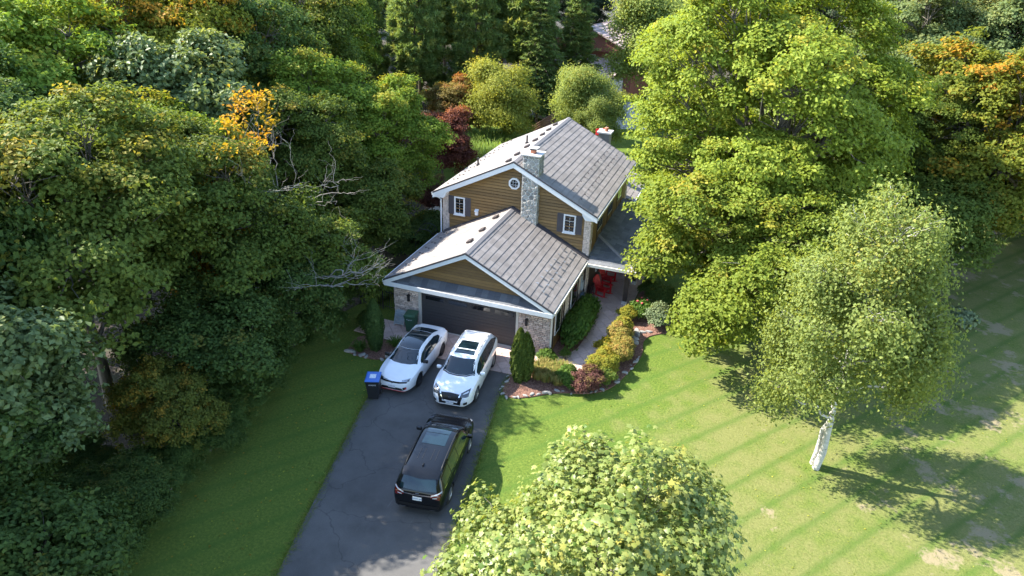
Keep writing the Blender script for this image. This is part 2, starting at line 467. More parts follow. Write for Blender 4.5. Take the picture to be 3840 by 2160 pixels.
sheet('driveway', drive, -0.1, 0.02, MAT['asphalt'])
# ------------------------------------------------------------------ house
rng = random.Random(7)
house = empty('house', (-4.1, 6.0, 0), 0,
              'two-storey brown wood and brick house with stone chimney, double garage and grey roofs', 'house')
HOFF = Vector((4.1, -6.0, 0))
class HB(MB):
    """solids in world coordinates, linked under the house empty (which sits at -HOFF)"""
    def build(s, name, mat, parent=None, smooth=False, bevel=0.0):
        par = parent if parent is not None else house
        return link(name, s.mesh(name, smooth, bevel), mat, par, HOFF if par is house else None)
def shared(name, me, mat, parent, M):
    """piece of a part: matrix M in world coordinates; every part sits at the world origin"""
    o = link(name, me, mat, parent); o.matrix_basis = M; return o

GX0, GX1, GY1 = -8.11, 0.0, 6.13
GR, GZ = -4.14, 4.72          # garage ridge x, z
GE0, GE1, GEZ, GY0 = -8.46, 0.185, 2.55, -0.41
MX0, MX1, MY0, MY1 = -8.28, 0.16, 6.13, 16.2
MR, MZ = -4.09, 7.34
ME0, ME1, MEZ, MF, MB_ = -8.704, 0.522, 5.03, 5.78, 16.42

# --- wall cores
def slope_z(x, xr, zr, x1, z1): return zr + (z1 - zr) * abs(x - xr) / abs(x1 - xr)
garage_wall = HB().box(GX0 + .03, GX1 - .03, 0.03, GY1, -0.1, 2.36).build('garage_wall', MAT['mortar'])
gz = lambda x: slope_z(x, GR, GZ, GE1, GEZ) - .16
mz = lambda x: slope_z(x, MR, MZ, ME1, MEZ) - .16
GAP_SHADE = MAT['darkwood']  # dark core paints the shade lines in the gaps between boards
gable_core = HB().prism([(GX0 + .1, 0.02, 2.36), (GX1 - .1, 0.02, 2.36), (GX1 - .1, 0.02, gz(GX1)), (GR, 0.02, gz(GR)), (GX0 + .1, 0.02, gz(GX0))], (0, GY1 - .1, 0)).build('garage_gable', GAP_SHADE)
main_wall = HB().prism([(MX0 + .03, MY0 + .03, -0.1), (MX1 - .03, MY0 + .03, -0.1), (MX1 - .03, MY0 + .03, mz(MX1)), (MR, MY0 + .03, mz(MR)), (MX0 + .03, MY0 + .03, mz(MX0))], (0, MY1 - MY0 - .06, 0)).build('upper_wall', GAP_SHADE)

# --- lap siding boards
def boards(parent, y, z0, z1, h, xl, xr, proud=0.05):
    z = z0
    while z < z1 - .03:
        zt = min(z + h, z1)
        a, b, c, d = xl(z), xr(z), xr(zt), xl(zt)
        if b - a > .12:
            if c < d: c = d = (c + d) / 2
            mb = HB()
            g_ = 0.036
            mb.add([(a, y - proud, z + g_), (b, y - proud, z + g_), (c, y - .008, zt), (d, y - .008, zt), (a, y + .03, z + g_), (b, y + .03, z + g_), (c, y + .03, zt), (d, y + .03, zt)],
                   [(0, 1, 2, 3), (5, 4, 7, 6), (0, 4, 5, 1), (1, 5, 6, 2), (2, 6, 7, 3), (3, 7, 4, 0)])
            mb.build('board', MAT['wood'], parent)
        z += h
inv = lambda z, xr_, zr, x1, z1: abs(x1 - xr_) * (zr - .2 - z) / (zr - z1)
boards(main_wall, MY0, 2.45, 7.1, 0.168, lambda z: max(MX0 + .42, MR - inv(z, MR, MZ, ME1, MEZ)), lambda z: min(MX1 - .36, MR + inv(z, MR, MZ, ME1, MEZ)))
boards(gable_core, 0.02, 2.83, 4.5, 0.15, lambda z: max(GX0, GR - inv(z, GR, GZ, GE1, GEZ)), lambda z: min(GX1, GR + inv(z, GR, GZ, GE1, GEZ)))

# --- bricks
def brick_mesh(l, h, d=0.05, seed=0):
    r = random.Random(seed); j = lambda s: r.uniform(-s, s)
    c = .012
    V = [(-l/2, 0, -h/2), (l/2, 0, -h/2), (l/2, 0, h/2), (-l/2, 0, h/2)]
    W = [(-l/2 + c + j(.01), -d + j(.008), -h/2 + c + j(.006)), (l/2 - c + j(.01), -d + j(.008), -h/2 + c + j(.006)), (l/2 - c + j(.01), -d + j(.008), h/2 - c + j(.006)), (-l/2 + c + j(.01), -d + j(.008), h/2 - c + j(.006))]
    me = bpy.data.meshes.new('brick'); me.from_pydata(V + W, [], [(4, 5, 6, 7), (0, 1, 5, 4), (1, 2, 6, 5), (2, 3, 7, 6), (3, 0, 4, 7)]); me.materials.append(MAT['brick']); return me
BR = [[brick_mesh(L_, .086, .05, i * 7 + k) for k in range(5)] for i, L_ in enumerate((.12, .16, .2, .245))]
BL = (.12, .16, .2, .245)
def brick_spans(u0, u1, r, x):
    sp = []; u = u0
    while u < u1 - .02:
        i = r.choice((0, 1, 2, 3, 3, 2, 3)); L_ = BL[i] + .012
        if u + L_ > u1 - .06: 
            sp.append((u, u1, None)); break
        sp.append((u, u + L_, i)); u += L_
    return sp
def brick_objects(parent, u0, u1, z0, z1, y):
    z = z0; n = 0
    while z < z1 - .05:
        for (a, b, i) in brick_spans(u0, u1, rng, 0):
            L_ = b - a - .012
            k = min(range(4), key=lambda q: abs(BL[q] - L_)); me = rng.choice(BR[k])
            shared('brick', me, None, parent, Matrix.Translation(((a + b) / 2, y, z + .049)) @ Matrix.Diagonal((L_ / BL[k], 1, 1, 1))); n += 1
        z += .098
    return n
def brick_joined(mb, o, ud, nd, L, z0, z1):
    """bricks of a wall strip starting at o, along ud, facing nd"""
    o = Vector(o); ud = Vector(ud); nd = Vector(nd); z = z0
    while z < z1 - .05:
        for (a, b, i) in brick_spans(0, L, rng, 0):
            d = .045 + rng.uniform(-.012, .012)
            mb.obox(o + ud * ((a + b) / 2) + nd * (d / 2 - .01) + Vector((0, 0, z + .049)), ud, nd, (0, 0, 1), (b - a) / 2 - .007, d / 2 + .01, .042)
        z += .098
nb = brick_objects(garage_wall, GX0, -6.78, 0.0, 2.4, 0.035)
nb += brick_objects(garage_wall, -1.6, GX1, 0.0, 2.4, 0.035)
mb = HB()
brick_joined(mb, (MX0, MY0 + .03, 0), (1, 0, 0), (0, -1, 0), .4, 2.3, 5.0)
brick_joined(mb, (MX1 - .36, MY0 + .03, 0), (1, 0, 0), (0, -1, 0), .36, 2.3, 5.0)
brick_joined(mb, (GX0, GY1, 0), (0, -1, 0), (-1, 0, 0), GY1, 0, 2.4)
brick_joined(mb, (GX1 - .03, 1.78, 0), (0, 1, 0), (1, 0, 0), .32, 0, 2.4)
brick_joined(mb, (GX1 - .03, 2.3, 0), (0, 1, 0), (1, 0, 0), 1.0, 0, 2.4)
brick_joined(mb, (GX1 - .03, 4.85, 0), (0, 1, 0), (1, 0, 0), 1.25, 0, 2.4)
brick_joined(mb, (MX1 - .03, MY0, 0), (0, 1, 0), (1, 0, 0), .5, 2.3, 4.9)
brick_joined(mb, (MX1 - .03, MY1 - .7, 0), (0, 1, 0), (1, 0, 0), .7, 2.3, 4.9)
brick_joined(mb, (MX1 - .03, MY0, 0), (0, 1, 0), (1, 0, 0), .5, 0, 2.3)
bo = mb.build('brick_facing', MAT['brick_many']); bo['kind'] = 'stuff'

# --- right side of the upper floor: vertical boards
sidew = HB().box(MX1 - .03, MX1 + .01, MY0 + .52, MY1 - .72, 0.0, 4.86).build('side_wall', MAT['mortar'])
y = MY0 + .54
while y < MY1 - .9:
    HB().box(MX1 + .012, MX1 + .035 + rng.uniform(0, .006), y, y + .19, 2.4, 4.84).build('board', MAT['wood'], sidew); y += .2
for yy in (7.6, 10.2, 12.8):
    HB().box(MX1 + .03, MX1 + .07, yy - .08, yy, 2.6, 4.84).box(MX1 + .03, MX1 + .07, yy + 1.2, yy + 1.28, 2.6, 4.84).build('corner_board', MAT['darkwood'])
    w = HB().box(MX1 + .02, MX1 + .055, yy, yy + 1.2, 3.5, 4.7).build('window', MAT['white'])
    for k in range(2):
        HB().box(MX1 + .05, MX1 + .062, yy + .06 + .56 * k, yy + .56 * (k + 1), 3.57, 4.63).build('pane', MAT['glass'], w)
# ground-floor wall under the porch: dark wood, a door and windows
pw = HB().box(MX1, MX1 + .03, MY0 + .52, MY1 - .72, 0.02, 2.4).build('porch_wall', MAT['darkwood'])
for yy, ww in ((8.3, 1.3), (11.6, 1.4)):
    w = HB().box(MX1 + .02, MX1 + .07, yy, yy + ww, .8, 2.1).build('window', MAT['white'])
    for k in range(2): HB().box(MX1 + .06, MX1 + .08, yy + .06 + ww / 2 * k, yy + ww / 2 * (k + 1) - .03, .87, 2.03).build('pane', MAT['glass'], w)
dr = HB().box(MX1 + .02, MX1 + .08, 10.1, 11.05, .05, 2.1).build('door', MAT['red'])
HB().lathe([(.001, -.03), (.03, -.02), (.035, 0), (.03, .02), (.001, .03)], (MX1 + .11, 10.2, 1.0), 8).build('handle', MAT['galv'], dr)

# --- garage side wall: timber-framed recesses with windows
for (y0, y1) in ((0.42, 1.78), (3.3, 4.85)):
    pn = HB().box(GX1 - .03, GX1 + .005, y0, y1, 0.05, 2.38).build('timber_panel', MAT['mortar'])
    y = y0
    while y < y1 - .05:
        HB().box(GX1 + .004, GX1 + .02, y, min(y + .17, y1) - .008, .05, 2.36).build('board', MAT['wood'], pn); y += .17
    HB().box(GX1 - .02, GX1 + .05, y0 - .1, y0, 0, 2.4).build('post', MAT['darkwood'])
    HB().box(GX1 - .02, GX1 + .05, y1, y1 + .1, 0, 2.4).build('post', MAT['darkwood'])
    w = HB().box(GX1 + .015, GX1 + .06, y0 + .2, y1 - .25, .75, 1.95).build('window', MAT['white'])
    HB().box(GX1 + .05, GX1 + .068, y0 + .27, y1 - .32, .82, 1.88).build('pane', MAT['glass'], w)
HB().box(GX1 - .02, GX1 + .05, 2.12, 2.28, 0, 2.4).build('post', MAT['darkwood'])

# --- garage door
gd = HB().box(-6.64, -1.715, 0.012, .028, 0.0, 2.03).build('garage_door', MAT['door'])
for r in range(4):
    z0 = .07 + r * .485
    for k in range(3):
        HB().box(-6.615, -1.74, -.012 - .003 * (k % 2), .011, z0 + k * .16 + .006, z0 + (k + 1) * .16 - .004).build('door_panel', MAT['door'], gd)
for x0 in (-6.4, -5.17, -3.98, -2.78):
    HB().box(x0, x0 + .96, -.026, -.016, 1.7, 1.9).build('pane', MAT['glass'], gd)
HB().box(-6.8, -6.645, -.03, .034, 0, 2.16).build('door_trim', MAT['beige'])
HB().box(-1.71, -1.59, -.03, .034, 0, 2.16).build('door_trim', MAT['beige'])
hd = HB().box(-6.8, -1.59, -.018, .034, 2.035, 2.4).build('header_panel', MAT['beige'])
x = -6.79
while x < -1.62:
    HB().box(x, x + .072, -.03, -.019, 2.04, 2.38).build('slat', MAT['beige'], hd); x += .086
HB().box(-6.7, -1.66, -.06, .01, -.05, 0.065).build('door_threshold', MAT['concrete'])

# --- wall lanterns
for x in (-7.31, -1.17):
    l = HB().box(x - .055, x + .055, -.14, -.03, 1.42, 1.72).box(x - .075, x + .075, -.16, -.02, 1.72, 1.75).box(x - .03, x + .03, -.03, .0, 1.5, 1.8).build('wall_lantern', MAT['black_metal'])
HB().box(-6.29, -6.13, MY0 - .16, MY0 - .03, 4.0, 4.2).prism([(-6.32, MY0 - .2, 4.2), (-6.1, MY0 - .2, 4.2), (-6.1, MY0 - .03, 4.3), (-6.32, MY0 - .03, 4.3)], (0, 0, .02)).build('floodlight', MAT['white'])

# --- roofs
RP = {}
def panel_mesh(L_, h, mat):
    key = (round(L_, 2), round(h, 3), mat.name)
    if key in RP: return RP[key]
    lo, hi, t = .018, .008, .012
    V = [(0, 0, 0), (L_, 0, 0), (L_, h + .03, 0), (0, h + .03, 0), (0, 0, lo), (L_, 0, lo), (L_, h + .03, hi), (0, h + .03, hi), (0, .012, lo + .006), (L_, .012, lo + .006)]
    F = [(0, 1, 5, 4), (4, 5, 9, 8), (8, 9, 6, 7), (1, 2, 6, 9, 5), (3, 0, 4, 8, 7), (0, 3, 2, 1)]
    me = bpy.data.meshes.new('shingle'); me.from_pydata(V, [], F); me.materials.append(mat); RP[key] = me; return me
def roof_plane(parent, o, u, v, Lu, Lv, n, mat, objs=True, pl=1.22, joined=None, hipL=0.0):
    """panels from eave origin o, along u, up v; hipL: the start recedes by hipL*v (hip)"""
    o = Vector(o); u = Vector(u).normalized(); v = Vector(v).normalized(); nn_ = u.cross(v)
    h = Lv / n
    for i in range(n):
        a = hipL * i * h; off = rng.uniform(.2, 1.0) * pl; s = a; first = True
        while s < Lu - .01:
            e = min(s + (off if first else pl), Lu); first = False
            if Lu - e < .15: e = Lu
            M = Matrix((u, v, nn_)).transposed().to_4x4(); M.translation = o + u * (s + .004) + v * (i * h) + nn_ * rng.uniform(0, .006)
            me = panel_mesh(e - s - .008, h, mat)
            if objs: shared('shingle', me, None, parent, M)
            else:
                joined.add([M @ q.co for q in me.vertices], [tuple(f.vertices) for f in me.polygons])
            s = e
def gable_roof(name, xr, zr, x0, x1, ze, y0, y1, n):
    th = .07
    core = HB().prism([(x0, y0, ze - th), (xr, y0, zr - th), (x1, y0, ze - th), (x1, y0, ze - .012), (xr, y0, zr - .012), (x0, y0, ze - .012)], (0, y1 - y0, 0)).build(name, MAT['flash'])
    d1 = Vector((xr - x1, 0, zr - ze)); d0 = Vector((xr - x0, 0, zr - ze))
    roof_plane(core, (x1, y0, ze), (0, 1, 0), d1, y1 - y0, d1.length, n, MAT['roof'])
    j = HB(); roof_plane(core, (x0, y1, ze), (0, -1, 0), d0, y1 - y0, d0.length, n, MAT['roof'], False, 1.22, j)
    jo = j.build('shingle_slope', MAT['roof'], core); jo['kind'] = 'stuff'
    y = y0
    while y < y1 - .05:   # ridge caps
        e = min(y + .4, y1)
        HB().prism([(xr - .16, y, zr - .035), (xr, y, zr + .05), (xr + .16, y, zr - .035), (xr + .15, y, zr - .06), (xr, y, zr + .0), (xr - .15, y, zr - .06)], (0, e - y + .02, .012)).build('ridge_cap', MAT['ridge'], core)
        y = e
    return core
groof = gable_roof('garage_roof', GR, GZ, GE0, GE1, GEZ, GY0, GY1 - .02, 15)
mroof = gable_roof('main_roof', MR, MZ, ME0, ME1, MEZ, MF, MB_, 16)

# fascia boards along the rakes, dark drip edge above
def rake(x0, z0, x1, z1, y, h=.2, drop=.085):
    HB().prism([(x0, y, z0 - drop), (x1, y, z1 - drop), (x1, y, z1 - drop - h), (x0, y, z0 - drop - h)], (0, .045, 0)).build('fascia_board', MAT['white'])
    HB().prism([(x0, y - .012, z0 - .0), (x1, y - .012, z1 - .0), (x1, y - .012, z1 - drop + .002), (x0, y - .012, z0 - drop + .002)], (0, .05, 0)).build('drip_edge', MAT['flash'])
rake(GE0 - .02, GEZ + .03, GR, GZ + .03, GY0 - .03); rake(GR, GZ + .03, GE1 + .02, GEZ + .03, GY0 - .03)
rake(ME0 - .02, MEZ + .03, MR, MZ + .03, MF - .03, .26); rake(MR, MZ + .03, ME1 + .02, MEZ + .03, MF - .03, .26)
rake(ME0, MEZ + .03, MR, MZ + .03, MB_ + .01, .26); rake(MR, MZ + .03, ME1, MEZ + .03, MB_ + .01, .26)
# soffits under the rakes
for (xr, zr, x0, x1, ze, y0, y1) in ((GR, GZ, GE0, GE1, GEZ, GY0, -.012), (MR, MZ, ME0, ME1, MEZ, MF, MY0 - .035)):
    HB().prism([(x0, y0, ze - .1), (xr, y0, zr - .1), (x1, y0, ze - .1), (x1, y0, ze - .12), (xr, y0, zr - .12), (x0, y0, ze - .12)], (0, y1 - y0, 0)).build('soffit', MAT['white'])
# boxed eave returns of the main roof
for sx_, xe in ((-1, ME0), (1, ME1)):
    xi = xe - sx_ * .62
    zt = lambda x: slope_z(x, MR, MZ, ME1, MEZ) - .14
    HB().prism([(xe, MF - .005, MEZ - .26), (xi, MF - .005, MEZ - .26), (xi - sx_ * .16, MF - .005, MEZ - .02), (xi - sx_ * .2, MF - .005, zt(xi - sx_ * .2)), (xe, MF - .005, zt(xe))], (0, MY0 - MF + .02, 0)).build('eave_return', MAT['white'])
# gutters, soffit boxes and downspouts
HB().box(GE1 - .02, GE1 + .09, GY0, 5.75, GEZ - .16, GEZ - .02).box(GX1, GE1, GY0 + .02, 5.75, GEZ - .15, GEZ - .12).build('gutter', MAT['gutter'])
HB().box(GE0 - .09, GE0 + .02, GY0, 6.0, GEZ - .16, GEZ - .02).build('gutter', MAT['white'])
HB().box(ME1 - .02, ME1 + .08, MF, MB_, MEZ - .17, MEZ - .03).box(MX1, ME1, MF + .3, MB_ - .05, MEZ - .2, MEZ - .17).build('gutter', MAT['gutter'])
HB().box(ME0 - .08, ME0 + .02, MF, MB_, MEZ - .17, MEZ - .03).box(ME0, MX0, MF + .3, MB_ - .05, MEZ - .2, MEZ - .17).build('gutter', MAT['white'])
HB().tube([(ME0 - .02, MY0 - .1, MEZ - .15), (ME0 + .02, MY0 - .1, MEZ - .3), (MX0 - .06, MY0 - .1, MEZ - .42), (MX0 - .06, MY0 - .1, 2.62)], .045, 6).build('downspout', MAT['white'])
HB().box(.02, .1, -.1, -.035, .1, 2.42).box(.02, .1, -.3, -.035, .06, .12).build('downspout', MAT['gutter'])

# --- skirt roof over the garage door
sk = HB().prism([(GE0 + .35, GY0, 2.47), (GE1 - .35, GY0, 2.47), (GE1 - .35, .0, 2.8), (GE0 + .35, .0, 2.8)], (0, .02, -.05)).build('skirt_roof', MAT['flash'])
dv = Vector((0, .41, .33))
x_ = GE0 + .42
for i in range(3):
    h = dv.length / 3
    xx = x_ + i * .16
    xe = GE1 - .42 - i * .16
    nxt = xx
    while nxt < xe - .1:
        e = min(nxt + rng.uniform(.7, 1.1), xe)
        M = Matrix((Vector((1, 0, 0)), dv.normalized(), Vector((1, 0, 0)).cross(dv.normalized()))).transposed().to_4x4()
        M.translation = Vector((nxt, GY0, 2.47)) + dv.normalized() * (i * h)
        shared('shingle', panel_mesh(e - nxt - .006, h, MAT['roof_dark']), None, sk, M); nxt = e
HB().box(GE0 + .02, GE1 - .02, GY0 - .045, GY0 - .005, 2.26, 2.48).build('fascia_board', MAT['white'])
HB().box(GE0 + .05, GE1 - .05, GY0 - .004, .0, 2.3, 2.33).build('soffit', MAT['white'])

# --- porch roof: lean-to with a hipped front
PX, PZ, PY0, PY1, PWZ = 2.77, 2.5, 5.6, 14.9, 3.08
pr_ = HB().add([(.12, PY0, PZ), (PX, PY0, PZ), (PX, PY1, PZ), (.12, PY1, PWZ), (.12, 8.25, PWZ), (.12, PY1, PZ - .06), (.12, PY0, PZ - .06), (PX, PY0, PZ - .06), (PX, PY1, PZ - .06)],
          [(1, 2, 3, 4), (0, 1, 4), (0, 6, 7, 1), (1, 7, 8, 2), (2, 8, 5, 3), (6, 5, 8, 7), (0, 4, 3, 5, 6)]).build('porch_roof', MAT['flash'])
j = HB()
vv = Vector((.12 - PX, 0, PWZ - PZ))
roof_plane(pr_, (PX, PY0, PZ), (0, 1, 0), vv, PY1 - PY0, vv.length, 9, MAT['roof_dark'], False, .9, j, hipL=.98)
vf = Vector((0, 8.25 - PY0, PWZ - PZ))
hh = vf.length / 9
for i in range(9):
    x1 = PX - i * hh * .98; s = .12
    while s < x1 - .02:
        e = min(s + rng.uniform(.5, .9), x1)
        vn = vf.normalized(); M = Matrix((Vector((1, 0, 0)), vn, Vector((1, 0, 0)).cross(vn))).transposed().to_4x4(); M.translation = Vector((s, PY0, PZ)) + vn * (i * hh)
        me = panel_mesh(e - s - .006, hh, MAT['roof_dark']); j.add([M @ q.co for q in me.vertices], [tuple(f.vertices) for f in me.polygons]); s = e
jo = j.build('shingle_slope', MAT['roof_dark'], pr_); jo['kind'] = 'stuff'
for k in range(12):
    t = k / 12; a = Vector((PX, PY0, PZ + .05)).lerp(Vector((.12, 8.25, PWZ + .05)), t); b = Vector((PX, PY0, PZ + .05)).lerp(Vector((.12, 8.25, PWZ + .05)), t + 1 / 12 + .01)
    sd = (b - a).cross(Vector((0, 0, 1))).normalized() * .11
    HB().add([a - sd, a + Vector((0, 0, .05)), a + sd, b - sd, b + Vector((0, 0, .035)), b + sd], [(0, 1, 4, 3), (1, 2, 5, 4), (0, 2, 1), (3, 4, 5), (0, 3, 5, 2)]).build('hip_cap', MAT['ridge'], pr_)
HB().box(.2, PX + .09, PY0 - .1, PY0 - .0, PZ - .16, PZ - .01).box(PX, PX + .1, PY0, PY1, PZ - .16, PZ - .01).build('gutter', MAT['gutter'])
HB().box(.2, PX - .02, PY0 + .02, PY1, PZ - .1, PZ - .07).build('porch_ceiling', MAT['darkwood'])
for yy in (6.5, 9.2, 11.9, 14.5):
    HB().box(2.2, 2.42, yy - .11, yy + .11, .25, PZ - .1).build('porch_post', MAT['darkwood'])
    HB().box(2.17, 2.45, yy - .14, yy + .14, 0.0, .26).build('post_base', MAT['concrete'])

# --- rear wing
wing = HB().box(-7.5, .3, MY1 + .1, 21.2, -.1, 2.5).prism([(-7.5, MY1 + .1, 2.5), (.3, MY1 + .1, 2.5), (-3.6, MY1 + .1, 3.9)], (0, 5, 0)).build('rear_wing', MAT['darkwood'])
y = MY1 + .2
while y < 21.1:
    HB().box(.302, .325, y, y + .2, .05, 2.5).build('board', MAT['wood'], wing); y += .34
wr = HB().prism([(.7, MY1 + .05, 2.42), (-3.6, MY1 + .05, 3.98), (-7.9, MY1 + .05, 2.42), (-7.9, MY1 + .05, 2.36), (-3.6, MY1 + .05, 3.9), (.7, MY1 + .05, 2.36)], (0, 5.3, 0)).build('rear_roof', MAT['flash'])
j = HB(); vv = Vector((-4.3, 0, 1.56))
roof_plane(wr, (.7, MY1 + .05, 2.44), (0, 1, 0), vv, 5.3, vv.length, 13, MAT['roof'], False, 1.2, j)
jo = j.build('shingle_slope', MAT['roof'], wr); jo['kind'] = 'stuff'
HB().box(.69, .78, MY1 + .05, 21.5, 2.3, 2.43).build('gutter', MAT['white'])
HB().box(-2.45, -1.7, 18.2, 18.9, 2.9, 6.15).build('rear_chimney', MAT['stone'])
HB().box(-2.55, -1.6, 18.1, 19.0, 6.15, 6.25).build('chimney_cap', MAT['concrete'])
HB().tube([(-2.0, 18.5, 6.25), (-2.0, 18.5, 6.5)], .13, 8).build('flue', MAT['clay'])

# --- front chimney: mortar core with single field stones
CX0, CX1, CY0, CY1, CZ0, CZ1 = -3.6, -2.74, 5.80, 6.62, 3.7, 7.76
ch = HB().box(CX0, CX1, CY0, CY1, CZ0, CZ1).build('chimney', MAT['mortar_light'])
def stone_face(parent, o, u, L_, H_, nrm, seed, dens=0.047):
    r = random.Random(seed); o = Vector(o); u = Vector(u); w = Vector((0, 0, 1)); nrm = Vector(nrm)
    pts = []
    tries = 0
    while tries < 6000:
        tries += 1
        p_ = (r.uniform(.03, L_ - .03), r.uniform(.03, H_ - .03)); rr = math.sqrt(dens) * r.choice((.62, .75, .9, 1.0))
        if all((p_[0] - q[0]) ** 2 + ((p_[1] - q[1]) * 1.15) ** 2 > ((rr + q[2]) / 2) ** 2 for q in pts): pts.append((p_[0], p_[1], rr))
    for i, a in enumerate(pts):
        cell = [(0, 0), (L_, 0), (L_, H_), (0, H_)]
        for k, b in sorted(((k, b) for k, b in enumerate(pts) if k != i), key=lambda t: (t[1][0] - a[0]) ** 2 + (t[1][1] - a[1]) ** 2)[:14]:
            dx, dy = b[0] - a[0], b[1] - a[1]; D2 = dx * dx + dy * dy
            t = .5 + (a[2] ** 2 - b[2] ** 2) / (2 * D2) * .6
            mx, my = a[0] + dx * t, a[1] + dy * t
            big_ = 9
            # keep the half plane on a's side
            e1 = (mx - dy * big_, my + dx * big_); e2 = (mx + dy * big_, my - dx * big_)
            nxt = []
            for q in range(len(cell)):
                P, Q = cell[q - 1], cell[q]
                sp = (P[0] - mx) * dx + (P[1] - my) * dy; sq = (Q[0] - mx) * dx + (Q[1] - my) * dy
                if (sp <= 0) != (sq <= 0):
                    tt = sp / (sp - sq); nxt.append((P[0] + (Q[0] - P[0]) * tt, P[1] + (Q[1] - P[1]) * tt))
                if sq <= 0: nxt.append(Q)
            cell = nxt
            if len(cell) < 3: break
        if len(cell) < 3 or abs(poly_area(cell)) < .006: continue
        cx = sum(c[0] for c in cell) / len(cell); cy = sum(c[1] for c in cell) / len(cell)
        sz = math.sqrt(abs(poly_area(cell)))
        k1 = max(.5, 1 - .034 / sz); k2 = max(.35, 1 - .075 / sz); d = r.uniform(.025, .05)
        R1 = [(cx + (c[0] - cx) * k1 + r.uniform(-.006, .006), cy + (c[1] - cy) * k1 + r.uniform(-.006, .006)) for c in cell]
        R2 = [(cx + (c[0] - cx) * k2, cy + (c[1] - cy) * k2) for c in R1]
        n = len(cell); mb = HB()
        P3 = [o + u * c[0] + w * c[1] for c in R1] + [o + u * c[0] + w * c[1] + nrm * d * .6 for c in R1] + [o + u * c[0] + w * c[1] + nrm * d for c in R2]
        F = [(q, (q + 1) % n, n + (q + 1) % n, n + q) for q in range(n)] + [(n + q, n + (q + 1) % n, 2 * n + (q + 1) % n, 2 * n + q) for q in range(n)] + [tuple(range(2 * n, 3 * n))]
        mb.add(P3, F).build('stone', MAT['stone'], parent)
stone_face(ch, (CX0, CY0, CZ0), (1, 0, 0), CX1 - CX0, CZ1 - CZ0, (0, -1, 0), 3)
stone_face(ch, (CX1, CY0, CZ0), (0, 1, 0), CY1 - CY0, CZ1 - CZ0, (1, 0, 0), 4)
stone_face(ch, (CX0, CY1, 5.6), (0, -1, 0), CY1 - CY0, CZ1 - 5.6, (-1, 0, 0), 5)
HB().box(CX0 - .1, CX1 + .1, CY0 - .12, CY1 + .08, CZ1, CZ1 + .07).build('chimney_cap', MAT['concrete'], None, False, .008)
fl = HB().box(-3.3, -3.04, 6.05, 6.3, CZ1 + .07, CZ1 + .25).build('flue', MAT['clay'], None, False, .01)
HB().box(-3.34, -3.0, 6.01, 6.34, CZ1 + .25, CZ1 + .33).build('spark_guard', MAT['flash'], fl)
HB().box(-3.42, -2.92, 5.93, 6.42, CZ1 + .34, CZ1 + .355).build('flue_lid', MAT['concrete'], fl)
# flashing where the garage roof meets the wall, and around the chimney
for (x0, x1) in ((GE0 + .3, GR), (GR, GE1 + .1)):
    z0, z1 = slope_z(x0, GR, GZ, GE1, GEZ), slope_z(x1, GR, GZ, GE1, GEZ)
    HB().prism([(x0, MY0 - .32, z0 + .05), (x1, MY0 - .32, z1 + .05), (x1, MY0 - .036, z1 + .1), (x0, MY0 - .036, z0 + .1)], (0, 0, .02)).build('flashing', MAT['flash'])

# --- front windows, shutters, octagon
def front_window(x0, x1, z0, z1, y):
    w = HB()
    f = .075
    for (a, b, c, d) in ((x0, x1, z0, z0 + f), (x0, x1, z1 - f, z1), (x0, x0 + f, z0 + f, z1 - f), (x1 - f, x1, z0 + f, z1 - f)): w.box(a, b, y - .08, y + .03, c, d)
    wo_ = w.build('window', MAT['white'])
    ix0, ix1, iz0, iz1 = x0 + f, x1 - f, z0 + f, z1 - f
    for i in range(2):
        for k in range(3):
            a = ix0 + (ix1 - ix0) * i / 2 + .012; b = ix0 + (ix1 - ix0) * (i + 1) / 2 - .012
            c = iz0 + (iz1 - iz0) * k / 3 + .012; d = iz0 + (iz1 - iz0) * (k + 1) / 3 - .012
            HB().box(a, b, y - .045, y - .035, c, d).build('pane', MAT['glass'], wo_)
    HB().box(ix0, ix1, y - .034, y + .0, iz0, iz1).build('muntin_grid', MAT['white'], wo_)
    HB().box(x0 - .03, x1 + .03, y - .12, y - .03, z0 - .05, z0 - .002).build('sill', MAT['white'], wo_)
    for (a, b) in ((x0 - .345, x0 - .02), (x1 + .02, x1 + .345)):
        s = HB().box(a, b, y - .065, y - .03, z0 - .02, z1 + .02).build('shutter', MAT['shutter'])
        z = z0 + .05
        while z < z1 - .06:
            HB().box(a + .035, b - .035, y - .078, y - .066, z, z + .04).build('slat', MAT['shutter'], s); z += .062
front_window(-7.56, -6.93, 3.84, 4.86, MY0)
front_window(-1.31, -.65, 3.83, 4.84, MY0)
oc = (-4.11, 6.08)
def octo(r): return [(oc[0] + r * math.cos(rad(22.5 + 45 * i)), oc[1] + r * math.sin(rad(22.5 + 45 * i))) for i in range(8)]
wv_ = HB(); A, B = octo(.33), octo(.235)
for i in range(8):
    k = (i + 1) % 8
    wv_.prism([(A[i][0], MY0 - .09, A[i][1]), (A[k][0], MY0 - .09, A[k][1]), (B[k][0], MY0 - .09, B[k][1]), (B[i][0], MY0 - .09, B[i][1])], (0, .1, 0))
ow = wv_.build('octagon_window', MAT['white'])
HB().prism([(a, MY0 - .05, b) for a, b in B], (0, .04, 0)).build('muntin_grid', MAT['white'], ow)
for i in range(3):
    for k in range(3):
        q = .157; x0 = oc[0] - .235 + i * q; z0 = oc[1] - .235 + k * q
        sq = clip_poly(B, [(x0 + .01, z0 + .01), (x0 + q - .01, z0 + .01), (x0 + q - .01, z0 + q - .01), (x0 + .01, z0 + q - .01)])
        if len(sq) > 2: HB().prism([(a, MY0 - .058, b) for a, b in sq], (0, .006, 0)).build('pane', MAT['glass'], ow)

